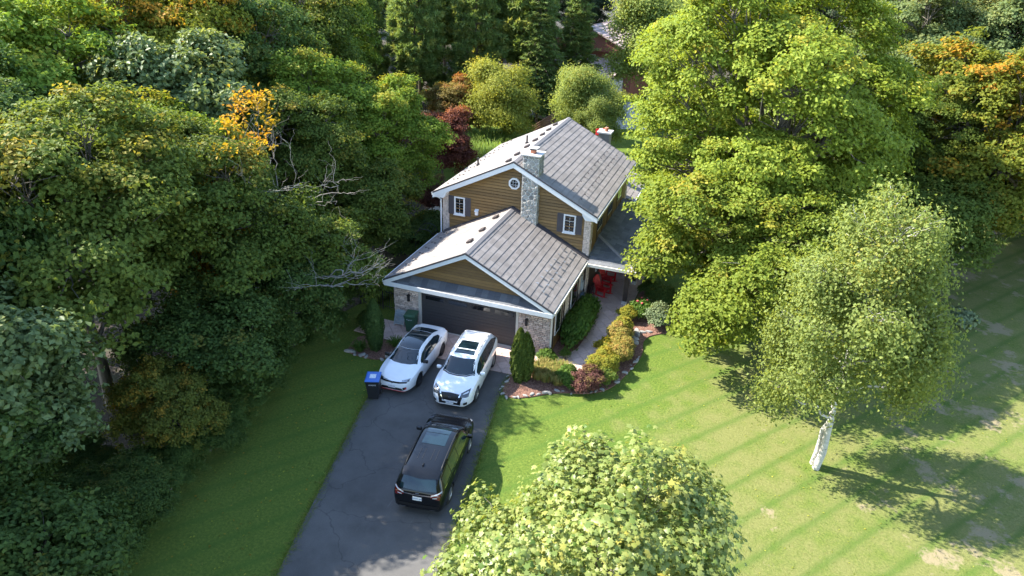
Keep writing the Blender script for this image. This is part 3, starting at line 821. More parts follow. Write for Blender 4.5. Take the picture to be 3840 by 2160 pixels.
# --- roof vents, pipes, snow guards
def on_roof(x, y, main): return (x, y, slope_z(x, MR, MZ, ME1, MEZ) if main else slope_z(x, GR, GZ, GE1, GEZ))
def vent(x, y, main):
    p_ = Vector(on_roof(x, y, main)); s = -1 if x < -4.1 else 1
    ax = Vector((s * .89, 0, -.456)); nz = Vector((s * .456, 0, .89))
    HB().obox(p_ + nz * .09, ax, (0, 1, 0), nz, .13, .2, .045).obox(p_ + nz * .04, ax, (0, 1, 0), nz, .1, .16, .04).build('roof_vent', MAT['vent'], mroof if main else groof, False, .012)
for y in (6.45, 7.8, 9.5, 11.0, 12.4, 13.7, 15.1): vent(MR - .48, y, True)
for y in (1.4, 3.0, 4.9): vent(GR - .5, y, False)
for (x, y) in ((-5.2, 11.3), (-7.6, 9.6)):
    q = on_roof(x, y, True); HB().tube([(x, y, q[2] - .05), (x, y, q[2] + .1)], .1, 10).tube([(x, y, q[2] + .1), (x, y, q[2] + .5)], .05, 10).build('vent_pipe', MAT['black_metal'], mroof)
def guard_mesh():
    mb = MB(); n = 8
    pts = [(0, .075 * math.cos(math.pi * i / n), .07 * math.sin(math.pi * i / n)) for i in range(n + 1)]
    mb.prism(pts, (.012, 0, 0)); mb.box(-.12, .0, -.02, .02, .0, .012)
    mb.tube([(.0, 0, .07), (-.1, 0, .01)], .012, 5)
    return mb
gm = {'snow_guard': guard_mesh().mesh('snow_guard')}
gm['snow_guard'].materials.append(MAT['galv'])
gm2 = gm['snow_guard'].copy(); gm2.transform(Matrix.Scale(.8, 4)); gm2.materials.clear(); gm2.materials.append(MAT['vent'])
def guard(x, y, main, me):
    p_ = Vector(on_roof(x, y, main)); s = -1 if x < -4.1 else 1
    ax = Vector((s * .89, 0, -.456)); nz = Vector((s * .456, 0, .89)); ay = nz.cross(ax)
    M = Matrix((ax, ay, nz)).transposed().to_4x4(); M.translation = p_ + nz * .045
    shared('snow_guard', me, None, mroof if main else groof, M)
for k in range(8):
    guard(-.62, .55 + k * .72, False, gm['snow_guard'])
    if k < 7: guard(-1.02, .9 + k * .72, False, gm['snow_guard'])
for k in range(8):
    guard(-7.9, .2 + k * .75, False, gm2); guard(-7.55, .55 + k * .75, False, gm2)
for k in range(12):
    guard(-.55, 6.5 + k * .8, True, gm2); guard(-1.1, 6.9 + k * .8, True, gm2)
    guard(-8.1, 6.5 + k * .8, True, gm2); guard(-7.7, 6.9 + k * .8, True, gm2)

# --- gas and electric meters on the side wall
mt_ = HB().box(.03, .16, 5.45, 5.75, .95, 1.4).box(.03, .1, 5.5, 5.7, 1.4, 1.75).build('electric_meter', simple('meter_grey', (0.33, 0.36, 0.38), .4))
HB().box(.04, .24, 5.5, 5.8, .35, .7).tube([(.12, 5.65, .7), (.12, 5.65, .95)], .02, 6).tube([(.12, 5.55, .35), (.12, 5.55, .02)], .02, 6).build('gas_meter', simple('gas_meter_blue', (0.16, 0.2, 0.25), .5))
# ------------------------------------------------------------------ cars
def paint(name, c, rough=0.25, flake=0.0):
    mt, nt, out = new_mat(name); p = N(nt, 'ShaderNodeBsdfPrincipled'); geo = N(nt, 'ShaderNodeNewGeometry')
    n1 = noise(nt, geo.outputs['Position'], 2.0, 4)
    nt.links.new(ramp(nt, [(0.3, tuple(x * .95 for x in c)), (0.7, tuple(min(1, x * 1.05) for x in c))], n1), p.inputs['Base Color'])
    p.inputs['Roughness'].default_value = rough; p.inputs['Coat Weight'].default_value = 1.0 if c[0] > .1 else .55; p.inputs['Specular IOR Level'].default_value = .5 if c[0] > .1 else .12; p.inputs['Coat Roughness'].default_value = .02
    nt.links.new(p.outputs[0], out.inputs[0]); return mt
MAT['car_white'] = paint('car_white', (0.78, 0.79, 0.8), .35)
MAT['car_black'] = paint('car_black', (0.006, 0.007, 0.009), .2)
MAT['car_glass'] = simple('car_glass', (0.008, 0.02, 0.026), .02, .1, 1, .35, coat=.6)
MAT['car_trim'] = simple('car_trim', (0.012, 0.012, 0.013), .35, .1, 4)
MAT['car_grey'] = simple('lamp_dark', (0.06, 0.065, 0.07), .15, .2, 30, .6, coat=1.0)
MAT['chrome'] = simple('chrome', (0.75, 0.76, 0.78), .12, .05, 3, metal=1.0)
MAT['tyre'] = simple('tyre', (0.015, 0.015, 0.016), .8, .2, 20)
MAT['rim'] = simple('rim_alloy', (0.42, 0.43, 0.45), .3, .1, 8, metal=.9)
MAT['rim_dark'] = simple('rim_dark', (0.035, 0.035, 0.037), .3, .1, 8, metal=.3)
MAT['lamp'] = simple('lamp_clear', (0.55, 0.58, 0.6), .1, .2, 40, .6, coat=1.0)
MAT['lamp_red'] = simple('lamp_red', (0.12, 0.005, 0.005), .12, .1, 10, .6, coat=1.0)
MAT['plate'] = simple('plate_white', (0.7, 0.72, 0.74), .4, .05, 5)
MAT['plate_ink'] = simple('plate_ink', (0.08, 0.12, 0.3), .5)

def pchip(xs, ys, x):
    xs = np.asarray(xs, float); ys = np.asarray(ys, float); h = np.diff(xs); d = np.diff(ys) / h
    m_ = np.zeros(len(xs)); m_[0] = d[0]; m_[-1] = d[-1]
    for i in range(1, len(xs) - 1):
        if d[i - 1] * d[i] > 0:
            w1_, w2_ = 2 * h[i] + h[i - 1], h[i] + 2 * h[i - 1]; m_[i] = (w1_ + w2_) / (w1_ / d[i - 1] + w2_ / d[i])
    k = np.clip(np.searchsorted(xs, x) - 1, 0, len(h) - 1); t = (x - xs[k]) / h[k]
    return (2*t**3-3*t**2+1)*ys[k] + (t**3-2*t**2+t)*h[k]*m_[k] + (-2*t**3+3*t**2)*ys[k+1] + (t**3-t**2)*h[k]*m_[k+1]

class Car:
    def __init__(s, name, loc, heading, scale, spec, body_mat, label, rim_mat):
        s.root = empty(name, loc, heading, label, 'car'); s.root.scale = (scale,) * 3; s.sp = spec
        K = np.array(spec['keys'])      # x, ztop, zbelt, wbelt, wroof, zlow
        x0, x1 = K[0, 0], K[-1, 0]
        t = np.linspace(0, 1, 90); xs = (x0 + x1) / 2 + (x1 - x0) / 2 * np.sin((t - .5) * np.pi)     # denser at the ends
        zt, zb, wb, wr, zl = [pchip(K[:, 0], K[:, i], xs) for i in range(1, 6)]
        rings = []
        for i in range(len(xs)):
            g = np.clip((zt[i] - zb[i]) / .45, 0, 1); H_ = zb[i] - zl[i]
            pts = [(0, zl[i]), (wb[i] * .6, zl[i]), (wb[i] * .88, zl[i] + .01), (wb[i] * .97, zl[i] + .1 * H_ + .02), (wb[i] * .985, zl[i] + .3 * H_), (wb[i] * 1.005, zl[i] + .52 * H_), (wb[i] * 1.01, zl[i] + .72 * H_), (wb[i] * .995, zl[i] + .88 * H_), (wb[i] * .965, zb[i])]
            ye, ze = wr[i], zt[i] - .075 * g - .02
            yb, zbb = wb[i] * .965, zb[i]
            for q in (.08, .3, .55, .8, .95): pts.append((yb + (ye - yb) * q - .02 * g * math.sin(q * 3.14) * -1, zbb + (ze - zbb) * q))
            pts += [(ye * .97, zt[i] - .045 * g - .012), (ye * .88, zt[i] - .02 * g - .008), (ye * .66, zt[i] - .008 * g - .004), (ye * .35, zt[i] - .002), (0, zt[i])]
            full = pts + [(-a, b) for a, b in pts[-2:0:-1]]
            rings.append([(xs[i], a, b) for a, b in full])
        n = len(rings[0]); V = [p_ for R_ in rings for p_ in R_]; F = []
        for i in range(len(rings) - 1):
            for k in range(n): F.append((i * n + k, i * n + (k + 1) % n, (i + 1) * n + (k + 1) % n, (i + 1) * n + k))
        F.append(tuple(range(n))); F.append(tuple((len(rings) - 1) * n + k for k in range(n))[::-1])
        bm = bmesh.new(); vv = [bm.verts.new(v) for v in V]
        for f in F: bm.faces.new([vv[i] for i in f])
        bmesh.ops.recalc_face_normals(bm, faces=bm.faces)
        s.bvh = BVHTree.FromBMesh(bm)
        me = bpy.data.meshes.new('body'); bm.to_mesh(me); bm.free()
        body = link('body', me, body_mat, s.root)
        # wheel arches
        cm_ = MB()
        for wx in spec['axles']:
            for sd in (-1, 1):
                yy = spec['hw']
                cm_.lathe([(spec['rw'] + .045, sd * (yy - .3)), (spec['rw'] + .045, sd * (yy + .2))], (wx, 0, spec['rw']), 28, 'y')
        cut = cm_.build('cutter', None)
        cut.matrix_world = Matrix.Identity(4)
        tmp = bpy.data.objects.new('tmp_body', me); COL.objects.link(tmp)
        md = tmp.modifiers.new('b', 'BOOLEAN'); md.object = cut; md.operation = 'DIFFERENCE'; md.solver = 'EXACT'
        dg = bpy.context.evaluated_depsgraph_get(); dg.update()
        nm_ = bpy.data.meshes.new_from_object(tmp.evaluated_get(dg))
        bpy.data.objects.remove(tmp); bpy.data.objects.remove(cut)
        body.data = nm_; nm_.materials.clear(); nm_.materials.append(body_mat)
        nm_.polygons.foreach_set('use_smooth', np.ones(len(nm_.polygons), bool))
        try: nm_.set_sharp_from_angle(angle=rad(38))
        except Exception: pass
        s.body = body
        s.wheels(rim_mat)
    def hit(s, a, b, d):
        if d == 'down': o, v = Vector((a, b, 4)), Vector((0, 0, -1))
        elif d == 'left': o, v = Vector((a, 4, b)), Vector((0, -1, 0))
        elif d == 'right': o, v = Vector((a, -4, b)), Vector((0, 1, 0))
        elif d == 'front': o, v = Vector((6, a, b)), Vector((-1, 0, 0))
        else: o, v = Vector((-6, a, b)), Vector((1, 0, 0))
        h = s.bvh.ray_cast(o, v)
        return (h[0], h[1]) if h[0] is not None else None
    def patch(s, name, top, bot, d, mat, n=14, m_=7, off=.006, parent=None, thick=.0):
        def resample(P, k):
            P = [np.array(p_, float) for p_ in P]; L_ = [0]
            for i in range(1, len(P)): L_.append(L_[-1] + np.linalg.norm(P[i] - P[i - 1]))
            t = np.linspace(0, L_[-1], k); A_ = np.array(P)
            return np.stack([np.interp(t, L_, A_[:, 0]), np.interp(t, L_, A_[:, 1])], 1)
        T, B_ = resample(top, n), resample(bot, n); V = []; ok = True; last = None
        for j in range(m_):
            for i in range(n):
                q = T[i] + (B_[i] - T[i]) * j / (m_ - 1); h = s.hit(q[0], q[1], d)
                if h is None:
                    c_ = (T.mean(0) + B_.mean(0)) / 2
                    for f in (.96, .92, .86, .78):
                        h = s.hit(*(c_ + (q - c_) * f), d)
                        if h: break
                if h is None: h = last
                last = h; V.append(h[0] + h[1] * off)
        F = [(j * n + i, j * n + i + 1, (j + 1) * n + i + 1, (j + 1) * n + i) for j in range(m_ - 1) for i in range(n - 1)]
        # close the rim back to the body so the panel has thickness
        me = bpy.data.meshes.new(name); bm = bmesh.new(); vv = [bm.verts.new(v) for v in V]
        for f in F:
            try: bm.faces.new([vv[k] for k in f])
            except ValueError: pass
        bmesh.ops.recalc_face_normals(bm, faces=bm.faces)
        vec = {'down': Vector((0, 0, 1)), 'left': Vector((0, 1, 0)), 'right': Vector((0, -1, 0)), 'front': Vector((1, 0, 0)), 'rear': Vector((-1, 0, 0))}[d]
        if sum((f.normal.dot(vec) for f in bm.faces)) < 0: bmesh.ops.reverse_faces(bm, faces=bm.faces)
        bm.to_mesh(me); bm.free(); me.polygons.foreach_set('use_smooth', np.ones(len(me.polygons), bool))
        return link(name, me, mat, parent or s.root)
    def both(s, name, top, bot, mat, **kw):
        for d in ('left', 'right'): s.patch(name, top, bot, d, mat, **kw)
    def mirror_y(s, name, top, bot, d, mat, **kw):
        for sg in (1, -1):
            if d == 'down': s.patch(name, [(a, sg * b) for a, b in top], [(a, sg * b) for a, b in bot], d, mat, **kw)
            else: s.patch(name, [(sg * a, b) for a, b in top], [(sg * a, b) for a, b in bot], d, mat, **kw)
    def wheels(s, rim_mat):
        R_ = s.sp['rw']; w = .115
        ty = MB().lathe([(R_ * .66, -w), (R_ * .93, -w * 1.02), (R_, -w * .75), (R_ * 1.005, 0), (R_, w * .75), (R_ * .93, w * 1.02), (R_ * .66, w), (R_ * .62, w * .4), (R_ * .62, -w * .4), (R_ * .66, -w)], (0, 0, 0), 28, 'y').mesh('tyre', True); ty.materials.append(MAT['tyre'])
        rm = MB().lathe([(R_ * .7, .09), (R_ * .66, .105), (R_ * .62, .09), (R_ * .6, .02), (.001, .02)], (0, 0, 0), 28, 'y')
        for k in range(5):
            for dd in (-.13, .13):
                a = 2 * math.pi * k / 5 + dd
                c_ = Vector((math.cos(a), 0, math.sin(a))); e_ = Vector((-math.sin(a), 0, math.cos(a)))
                rm.obox(c_ * R_ * .36 + Vector((0, .075, 0)), c_, e_, (0, 1, 0), R_ * .31, .022, .02)
        rm.lathe([(.06, .05), (.06, .1), (.001, .105)], (0, 0, 0), 12, 'y')
        rmesh = rm.mesh('rim'); rmesh.materials.append(rim_mat)
        for wx in s.sp['axles']:
            for sd in (-1, 1):
                t = link('wheel', ty, None, s.root, (wx, sd * (s.sp['hw'] - .14), R_))
                if sd < 0: t.rotation_euler = (0, 0, math.pi)
                link('rim', rmesh, None, t)
    def mirrors(s, x, z, y, mat, L_=.2):
        for sd in (-1, 1):
            MB().obox((x, sd * (y + .13), z), (1, 0, 0), (0, 1, 0), (0, 0, 1), .06, .11, .075).build('mirror', mat, s.root, True, .045)
            MB().obox((x + .03, sd * (y + .02), z - .05), (1, 0, 0), (0, 1, 0), (0, 0, 1), .03, .06, .02).build('mirror_arm', MAT['car_trim'], s.root)
    def rails(s, x0, x1, y0, y1, mat):
        for sd in (-1, 1):
            pts = []
            for k in range(9):
                t = k / 8; x = x0 + (x1 - x0) * t; h = s.hit(x, sd * (y0 + (y1 - y0) * t), 'down')
                pts.append(h[0] + Vector((0, 0, .008 + .045 * min(1, 6 * t, 6 * (1 - t)))))
            MB().tube(pts, .018, 6).build('roof_rail', mat, s.root, True)
    def plate(s, x_dir, z, y=0.0, w=.17, chars='', tilt=0.0):
        h = s.hit(y, z, 'front' if x_dir > 0 else 'rear'); x = h[0].x + x_dir * .012
        p_ = MB().box(x - .006, x + .006, y - w, y + w, z - .08, z + .08).build('licence_plate', MAT['plate'], s.root)
        text(p_, chars, .085, (x + x_dir * .0075, y, z - .03), x_dir, MAT['plate_ink'])

def text(parent, body, size, loc, facing, mat, name='lettering', rot=None):
    """flat lettering as a mesh; facing +1/-1 along local x, or rot given"""
    cu = bpy.data.curves.new('t', 'FONT'); cu.body = body; cu.size = size; cu.align_x = 'CENTER'; cu.extrude = .001; cu.resolution_u = 2
    tob = bpy.data.objects.new('t', cu); COL.objects.link(tob)
    dg = bpy.context.evaluated_depsgraph_get(); me = bpy.data.meshes.new_from_object(tob.evaluated_get(dg))
    bpy.data.objects.remove(tob)
    me.materials.clear(); me.materials.append(mat)
    o = link(name, me, None, parent, loc)
    o.rotation_euler = rot if rot is not None else (rad(90), 0, rad(90) if facing > 0 else rad(-90))
    return o

def heading(dx, dy): return math.atan2(dy, dx)

# ---- white SUV
SUV = dict(axles=(-1.42, 1.41), hw=.955, rw=.37, keys=[
 (-2.43, .98, .90, .62, .50, .50), (-2.40, 1.06, .98, .74, .58, .40), (-2.30, 1.20, 1.08, .84, .62, .32), (-2.1, 1.40, 1.12, .90, .64, .26), (-1.75, 1.57, 1.10, .935, .66, .24),
 (-1.2, 1.645, 1.06, .95, .67, .22), (-.4, 1.68, 1.02, .955, .675, .21), (.2, 1.655, 1.01, .955, .67, .21), (.6, 1.56, 1.0, .955, .655, .21), (1.0, 1.335, .995, .95, .66, .22),
 (1.32, 1.13, .985, .945, .70, .22), (1.6, 1.07, .97, .935, .70, .23), (2.0, .985, .90, .89, .66, .25), (2.25, .90, .81, .80, .58, .27), (2.38, .80, .72, .70, .50, .28), (2.45, .62, .56, .58, .42, .30)])
fdir = Vector((0.10, -0.995))
axle = Vector((-2.68, -4.72)); ctr = axle - fdir * 1.41 * .965
c = Car('white_suv', (ctr.x, ctr.y, .022), heading(*fdir), .965, SUV, MAT['car_white'], 'white SUV with twin sunroof panes and V-shaped dark grille facing out before the garage door', MAT['rim'])
c.patch('windshield', [(.53, -.56), (.6, -.3), (.62, 0), (.6, .3), (.53, .56)], [(1.12, -.74), (1.28, -.4), (1.33, 0), (1.28, .4), (1.12, .74)], 'down', MAT['car_glass'], 18, 9)
c.patch('wiper_cowl', [(1.14, -.72), (1.3, -.4), (1.345, 0), (1.3, .4), (1.14, .72)], [(1.18, -.74), (1.36, -.4), (1.4, 0), (1.36, .4), (1.18, .74)], 'down', MAT['car_trim'], 18, 3, .008)
c.patch('sunroof_pane', [(.06, -.43), (.06, .43)], [(.36, -.46), (.36, .46)], 'down', MAT['car_glass'], 10, 6, .01)
c.patch('sunroof_pane', [(-.68, -.4), (-.68, .4)], [(-.02, -.44), (-.02, .44)], 'down', MAT['car_glass'], 10, 8, .01)
c.both('side_window', [(-.28, 1.53), (.25, 1.51), (.62, 1.39), (.98, 1.17)], [(-.28, 1.08), (.3, 1.07), (.7, 1.06), (1.0, 1.06)], MAT['car_glass'])
c.both('side_window', [(-1.28, 1.47), (-.8, 1.52), (-.34, 1.53)], [(-1.28, 1.12), (-.8, 1.1), (-.34, 1.085)], MAT['car_glass'])
c.both('quarter_window', [(-1.95, 1.27), (-1.6, 1.42), (-1.33, 1.47)], [(-1.93, 1.2), (-1.6, 1.16), (-1.33, 1.125)], MAT['car_glass'])
c.both('pillar_cover', [(-.345, 1.53), (-.275, 1.53)], [(-.345, 1.085), (-.275, 1.08)], MAT['car_trim'], n=4, off=.007)
c.both('pillar_cover', [(-1.335, 1.47), (-1.275, 1.47)], [(-1.335, 1.125), (-1.275, 1.12)], MAT['car_trim'], n=4, off=.007)
c.both('pillar_cover', [(-2.12, 1.22), (-1.95, 1.32)], [(-2.1, 1.16), (-1.95, 1.19)], MAT['car_trim'])
c.patch('rear_window', [(-1.9, -.52), (-1.9, .52)], [(-2.26, -.6), (-2.26, .6)], 'down', MAT['car_glass'])
c.patch('grille', [(-.42, .84), (0, .86), (.42, .84)], [(-.3, .56), (0, .54), (.3, .56)], 'front', MAT['car_trim'], 14, 6, .01)
c.patch('bumper_intake', [(-.4, .47), (.4, .47)], [(-.46, .36), (.46, .36)], 'front', MAT['car_trim'], 12, 4, .008)
for sg in (1, -1):
    c.patch('grille_chrome', [(sg * .47, .85), (sg * .36, .56), (sg * .28, .52)], [(sg * .42, .845), (sg * .31, .57), (sg * .25, .55)], 'front', MAT['chrome'], 10, 3, .014)
    c.patch('grille_surround', [(sg * .6, .86), (sg * .5, .6), (sg * .47, .36)], [(sg * .48, .86), (sg * .37, .57), (sg * .3, .38)], 'front', MAT['car_trim'], 10, 4, .007)
    c.patch('headlight', [(sg * .55, .86), (sg * .64, .885), (sg * .75, .91)], [(sg * .55, .835), (sg * .64, .85), (sg * .75, .87)], 'front', MAT['lamp'], 10, 5, .012)
    c.patch('headlight_housing', [(sg * .47, .88), (sg * .62, .925), (sg * .8, .95)], [(sg * .47, .74), (sg * .62, .74), (sg * .79, .76)], 'front', MAT['car_grey'], 10, 5, .009)
    c.patch('fog_lamp', [(sg * .6, .5), (sg * .74, .54)], [(sg * .6, .4), (sg * .74, .4)], 'front', MAT['car_trim'], 6, 4, .01)
    c.patch('tail_light', [(sg * .66, 1.06), (sg * .8, 1.04)], [(sg * .66, .96), (sg * .8, .95)], 'rear', MAT['lamp_red'], 6, 4, .01)
    c.patch('tail_light', [(-2.38, 1.06), (-2.1, 1.08)], [(-2.36, .97), (-2.1, 1.0)], 'left' if sg > 0 else 'right', MAT['lamp_red'], 6, 4, .01)
c.both('door_handle', [(-.1, .9), (.12, .9)], [(-.1, .865), (.12, .865)], MAT['chrome'], n=5, m_=3, off=.02)
c.both('door_handle', [(-1.12, .92), (-.9, .92)], [(-1.12, .885), (-.9, .885)], MAT['chrome'], n=5, m_=3, off=.02)
c.both('door_seam', [(-.31, 1.05), (-.31, .36)], [(-.302, 1.05), (-.302, .36)], MAT['car_trim'], n=12, m_=2, off=.002)
c.both('sill_trim', [(-1.0, .3), (1.0, .3)], [(-1.0, .245), (1.0, .245)], MAT['car_trim'], n=16, m_=3, off=.006)
h = c.hit(0, .7, 'front')[0]
bd = MB().lathe([(.062, -.006), (.062, .006), (.048, .008), (.048, -.006)], (0, 0, 0), 20, 'y').box(-.075, .075, -.004, .012, -.012, .012).build('badge', MAT['chrome'], c.root, False, 0, (h.x + .02, 0, .7)); bd.rotation_euler = (0, 0, rad(90))
c.plate(1, .46, chars='CEB 179'); c.mirrors(.86, 1.08, .88, MAT['car_white']); c.rails(-1.6, .35, .6, .6, MAT['chrome'])

# ---- white sedan
SED = dict(axles=(-1.36, 1.33), hw=.895, rw=.34, keys=[
 (-2.34, .80, .76, .60, .48, .42), (-2.31, .93, .88, .70, .55, .34), (-2.22, 1.02, .94, .78, .58, .28), (-2.0, 1.065, .965, .845, .60, .22), (-1.7, 1.12, .955, .875, .60, .2),
 (-1.3, 1.265, .945, .885, .575, .19), (-.9, 1.375, .935, .89, .58, .18), (-.3, 1.435, .925, .895, .595, .17), (.2, 1.415, .915, .895, .595, .17), (.55, 1.32, .905, .895, .585, .17),
 (.95, 1.13, .895, .89, .60, .18), (1.3, .985, .88, .885, .64, .18), (1.7, .915, .835, .865, .65, .2), (2.0, .845, .77, .81, .60, .21), (2.2, .765, .70, .72, .52, .22), (2.32, .66, .61, .61, .45, .23), (2.37, .52, .48, .50, .38, .25)])
fdir = Vector((0.045, -0.999))
axle = Vector((-5.36, -4.6)); ctr = axle - fdir * 1.33 * .975
c = Car('white_sedan', (ctr.x, ctr.y, .022), heading(*fdir), .975, SED, MAT['car_white'], 'white sedan with black roof and red front lip parked beside the white SUV', MAT['rim_dark'])
c.patch('windshield', [(.5, -.5), (.56, -.25), (.575, 0), (.56, .25), (.5, .5)], [(1.15, -.69), (1.29, -.4), (1.335, 0), (1.29, .4), (1.15, .69)], 'down', MAT['car_glass'], 18, 9)
c.patch('black_roof', [(-.98, -.5), (-1.02, 0), (-.98, .5)], [(.49, -.505), (.545, -.25), (.56, 0), (.545, .25), (.49, .505)], 'down', MAT['car_glass'], 16, 14, .007)
c.patch('rear_window', [(-1.72, -.5), (-1.76, 0), (-1.72, .5)], [(-1.04, -.48), (-1.07, 0), (-1.04, .48)], 'down', MAT['car_glass'], 14, 8, .006)
c.both('side_window', [(-.28, 1.3), (.15, 1.29), (.55, 1.18), (.9, 1.0)], [(-.28, .97), (.3, .96), (.7, .95), (.95, .945)], MAT['car_glass'])
c.both('side_window', [(-1.32, 1.13), (-.9, 1.26), (-.33, 1.3)], [(-1.35, 1.06), (-.9, .99), (-.33, .975)], MAT['car_glass'])
c.both('pillar_cover', [(-.335, 1.3), (-.275, 1.3)], [(-.335, .975), (-.275, .97)], MAT['car_trim'], n=4, off=.007)
c.both('window_trim', [(-1.4, 1.0), (0, .965), (.95, .945)], [(-1.4, .985), (0, .95), (.97, .93)], MAT['car_trim'], n=16, m_=2, off=.01)
c.patch('grille', [(-.68, .72), (-.3, .685), (0, .675), (.3, .685), (.68, .72)], [(-.66, .66), (-.3, .62), (0, .61), (.3, .62), (.66, .66)], 'front', MAT['car_trim'], 18, 4, .01)
c.patch('lower_intake', [(-.46, .42), (.46, .42)], [(-.54, .3), (.54, .3)], 'front', MAT['car_trim'], 14, 4, .009)
c.patch('red_lip', [(-.62, .285), (0, .285), (.62, .285)], [(-.6, .255), (0, .255), (.6, .255)], 'front', MAT['red'], 16, 3, .02)
c.patch('chrome_strip', [(-.66, .735), (0, .692), (.66, .735)], [(-.66, .722), (0, .68), (.66, .722)], 'front', MAT['chrome'], 16, 2, .014)
for sg in (1, -1):
    c.patch('headlight', [(sg * .44, .745), (sg * .6, .765), (sg * .74, .78)], [(sg * .44, .685), (sg * .6, .69), (sg * .73, .71)], 'front', MAT['car_grey'], 10, 5, .012)
    c.patch('headlight_strip', [(sg * .47, .755), (sg * .72, .788)], [(sg * .47, .738), (sg * .72, .765)], 'front', MAT['lamp'], 8, 3, .016)
    c.patch('side_intake', [(sg * .5, .46), (sg * .64, .5)], [(sg * .52, .34), (sg * .62, .36)], 'front', MAT['car_trim'], 6, 4, .01)
    c.patch('red_accent', [(sg * .6, .46), (sg * .66, .48)], [(sg * .59, .37), (sg * .64, .38)], 'front', MAT['red'], 4, 3, .014)
    c.patch('tail_light', [(sg * .4, .95), (sg * .76, .95)], [(sg * .4, .87), (sg * .76, .87)], 'rear', MAT['lamp_red'], 8, 4, .01)
    c.patch('tail_light', [(-2.28, .97), (-2.1, .98)], [(-2.28, .88), (-2.1, .9)], 'left' if sg > 0 else 'right', MAT['lamp_red'], 6, 4, .01)
c.both('door_handle', [(-.1, .82), (.1, .82)], [(-.1, .795), (.1, .795)], MAT['car_white'], n=5, m_=3, off=.022)
c.both('door_handle', [(-1.12, .84), (-.92, .84)], [(-1.12, .815), (-.92, .815)], MAT['car_white'], n=5, m_=3, off=.022)
c.both('door_seam', [(-.3, .95), (-.3, .3)], [(-.293, .95), (-.293, .3)], MAT['car_trim'], n=12, m_=2, off=.002)
h = c.hit(0, .645, 'front')[0]
bd = MB().lathe([(.058, -.006), (.058, .006), (.047, .008), (.047, -.006)], (0, 0, 0), 20, 'y').tube([(-.035, 0, .03), (-.012, 0, -.035), (0, 0, -.005), (.012, 0, -.035), (.035, 0, .03)], .006, 4).build('badge', MAT['chrome'], c.root, False, 0, (h.x + .02, 0, .645)); bd.rotation_euler = (0, 0, rad(90))
c.plate(1, .47, chars='CTLS 571'); c.mirrors(.82, .98, .82, MAT['car_trim'])

# ---- black SUV, rear to the road
BIG = dict(axles=(-1.46, 1.45), hw=.985, rw=.38, keys=[
 (-2.48, .88, .80, .72, .60, .46), (-2.46, 1.06, .96, .82, .66, .36), (-2.38, 1.22, 1.08, .90, .70, .3), (-2.22, 1.45, 1.11, .945, .72, .27), (-2.02, 1.63, 1.11, .965, .73, .25), (-1.7, 1.705, 1.1, .98, .74, .24),
 (-1.0, 1.74, 1.09, .985, .745, .22), (-.2, 1.75, 1.08, .99, .745, .21), (.4, 1.72, 1.07, .99, .74, .21), (.8, 1.60, 1.065, .985, .73, .21), (1.15, 1.39, 1.06, .98, .73, .22), (1.45, 1.2, 1.05, .975, .76, .23),
 (1.8, 1.13, 1.03, .965, .76, .24), (2.15, 1.07, .97, .93, .74, .26), (2.35, 1.0, .90, .87, .70, .28), (2.45, .88, .80, .78, .62, .3), (2.5, .68, .62, .68, .55, .33)])
fdir = Vector((-.142, .99))
axle = Vector((-1.30, -10.58)); ctr = axle + fdir * 1.46 * .93
c = Car('black_suv', (ctr.x, ctr.y, .022), heading(*fdir), .93, BIG, MAT['car_black'], 'glossy black SUV with roof rails parked on the driveway, its rear towards the road', MAT['rim'])
c.patch('windshield', [(.72, -.6), (.8, -.3), (.82, 0), (.8, .3), (.72, .6)], [(1.3, -.76), (1.42, -.4), (1.46, 0), (1.42, .4), (1.3, .76)], 'down', MAT['car_glass'], 18, 8)
c.patch('wiper_cowl', [(1.31, -.75), (1.43, -.4), (1.47, 0), (1.43, .4), (1.31, .75)], [(1.37, -.76), (1.5, -.4), (1.54, 0), (1.5, .4), (1.37, .76)], 'down', MAT['car_trim'], 18, 3, .008)
c.patch('sunroof_pane', [(.2, -.46), (.2, .46)], [(.62, -.48), (.62, .48)], 'down', MAT['car_glass'], 10, 6, .009)
c.patch('sunroof_pane', [(-.5, -.46), (-.5, .46)], [(.17, -.46), (.17, .46)], 'down', MAT['car_glass'], 10, 8, .009)
for yy in (-.34, -.16, .16, .34):
    c.patch('roof_rib', [(-1.35, yy - .012), (-1.35, yy + .012)], [(-.75, yy - .012), (-.75, yy + .012)], 'down', MAT['car_trim'], 3, 6, .007)
c.patch('spoiler', [(-2.1, -.66), (-2.16, 0), (-2.1, .66)], [(-1.78, -.7), (-1.8, 0), (-1.78, .7)], 'down', MAT['car_black'], 14, 5, .03)
h = c.hit(-1.6, 0, 'down')[0]
MB().prism([(-1.72, 0, h.z), (-1.52, 0, h.z), (-1.66, 0, h.z + .07), (-1.72, 0, h.z + .06)], (0, .03, 0)).build('antenna_fin', MAT['car_trim'], c.root)
c.both('side_window', [(-.25, 1.6), (.35, 1.58), (.75, 1.46), (1.1, 1.26)], [(-.25, 1.15), (.4, 1.14), (.8, 1.13), (1.15, 1.12)], MAT['car_glass'])
c.both('side_window', [(-1.2, 1.6), (-.3, 1.6)], [(-1.2, 1.17), (-.3, 1.155)], MAT['car_glass'])
c.both('quarter_window', [(-2.0, 1.5), (-1.25, 1.59)], [(-1.98, 1.21), (-1.25, 1.175)], MAT['car_glass'])
c.both('pillar_cover', [(-.305, 1.6), (-.245, 1.6)], [(-.305, 1.155), (-.245, 1.15)], MAT['car_trim'], n=4, off=.007)
c.both('pillar_cover', [(-1.255, 1.59), (-1.195, 1.6)], [(-1.255, 1.175), (-1.195, 1.17)], MAT['car_trim'], n=4, off=.007)
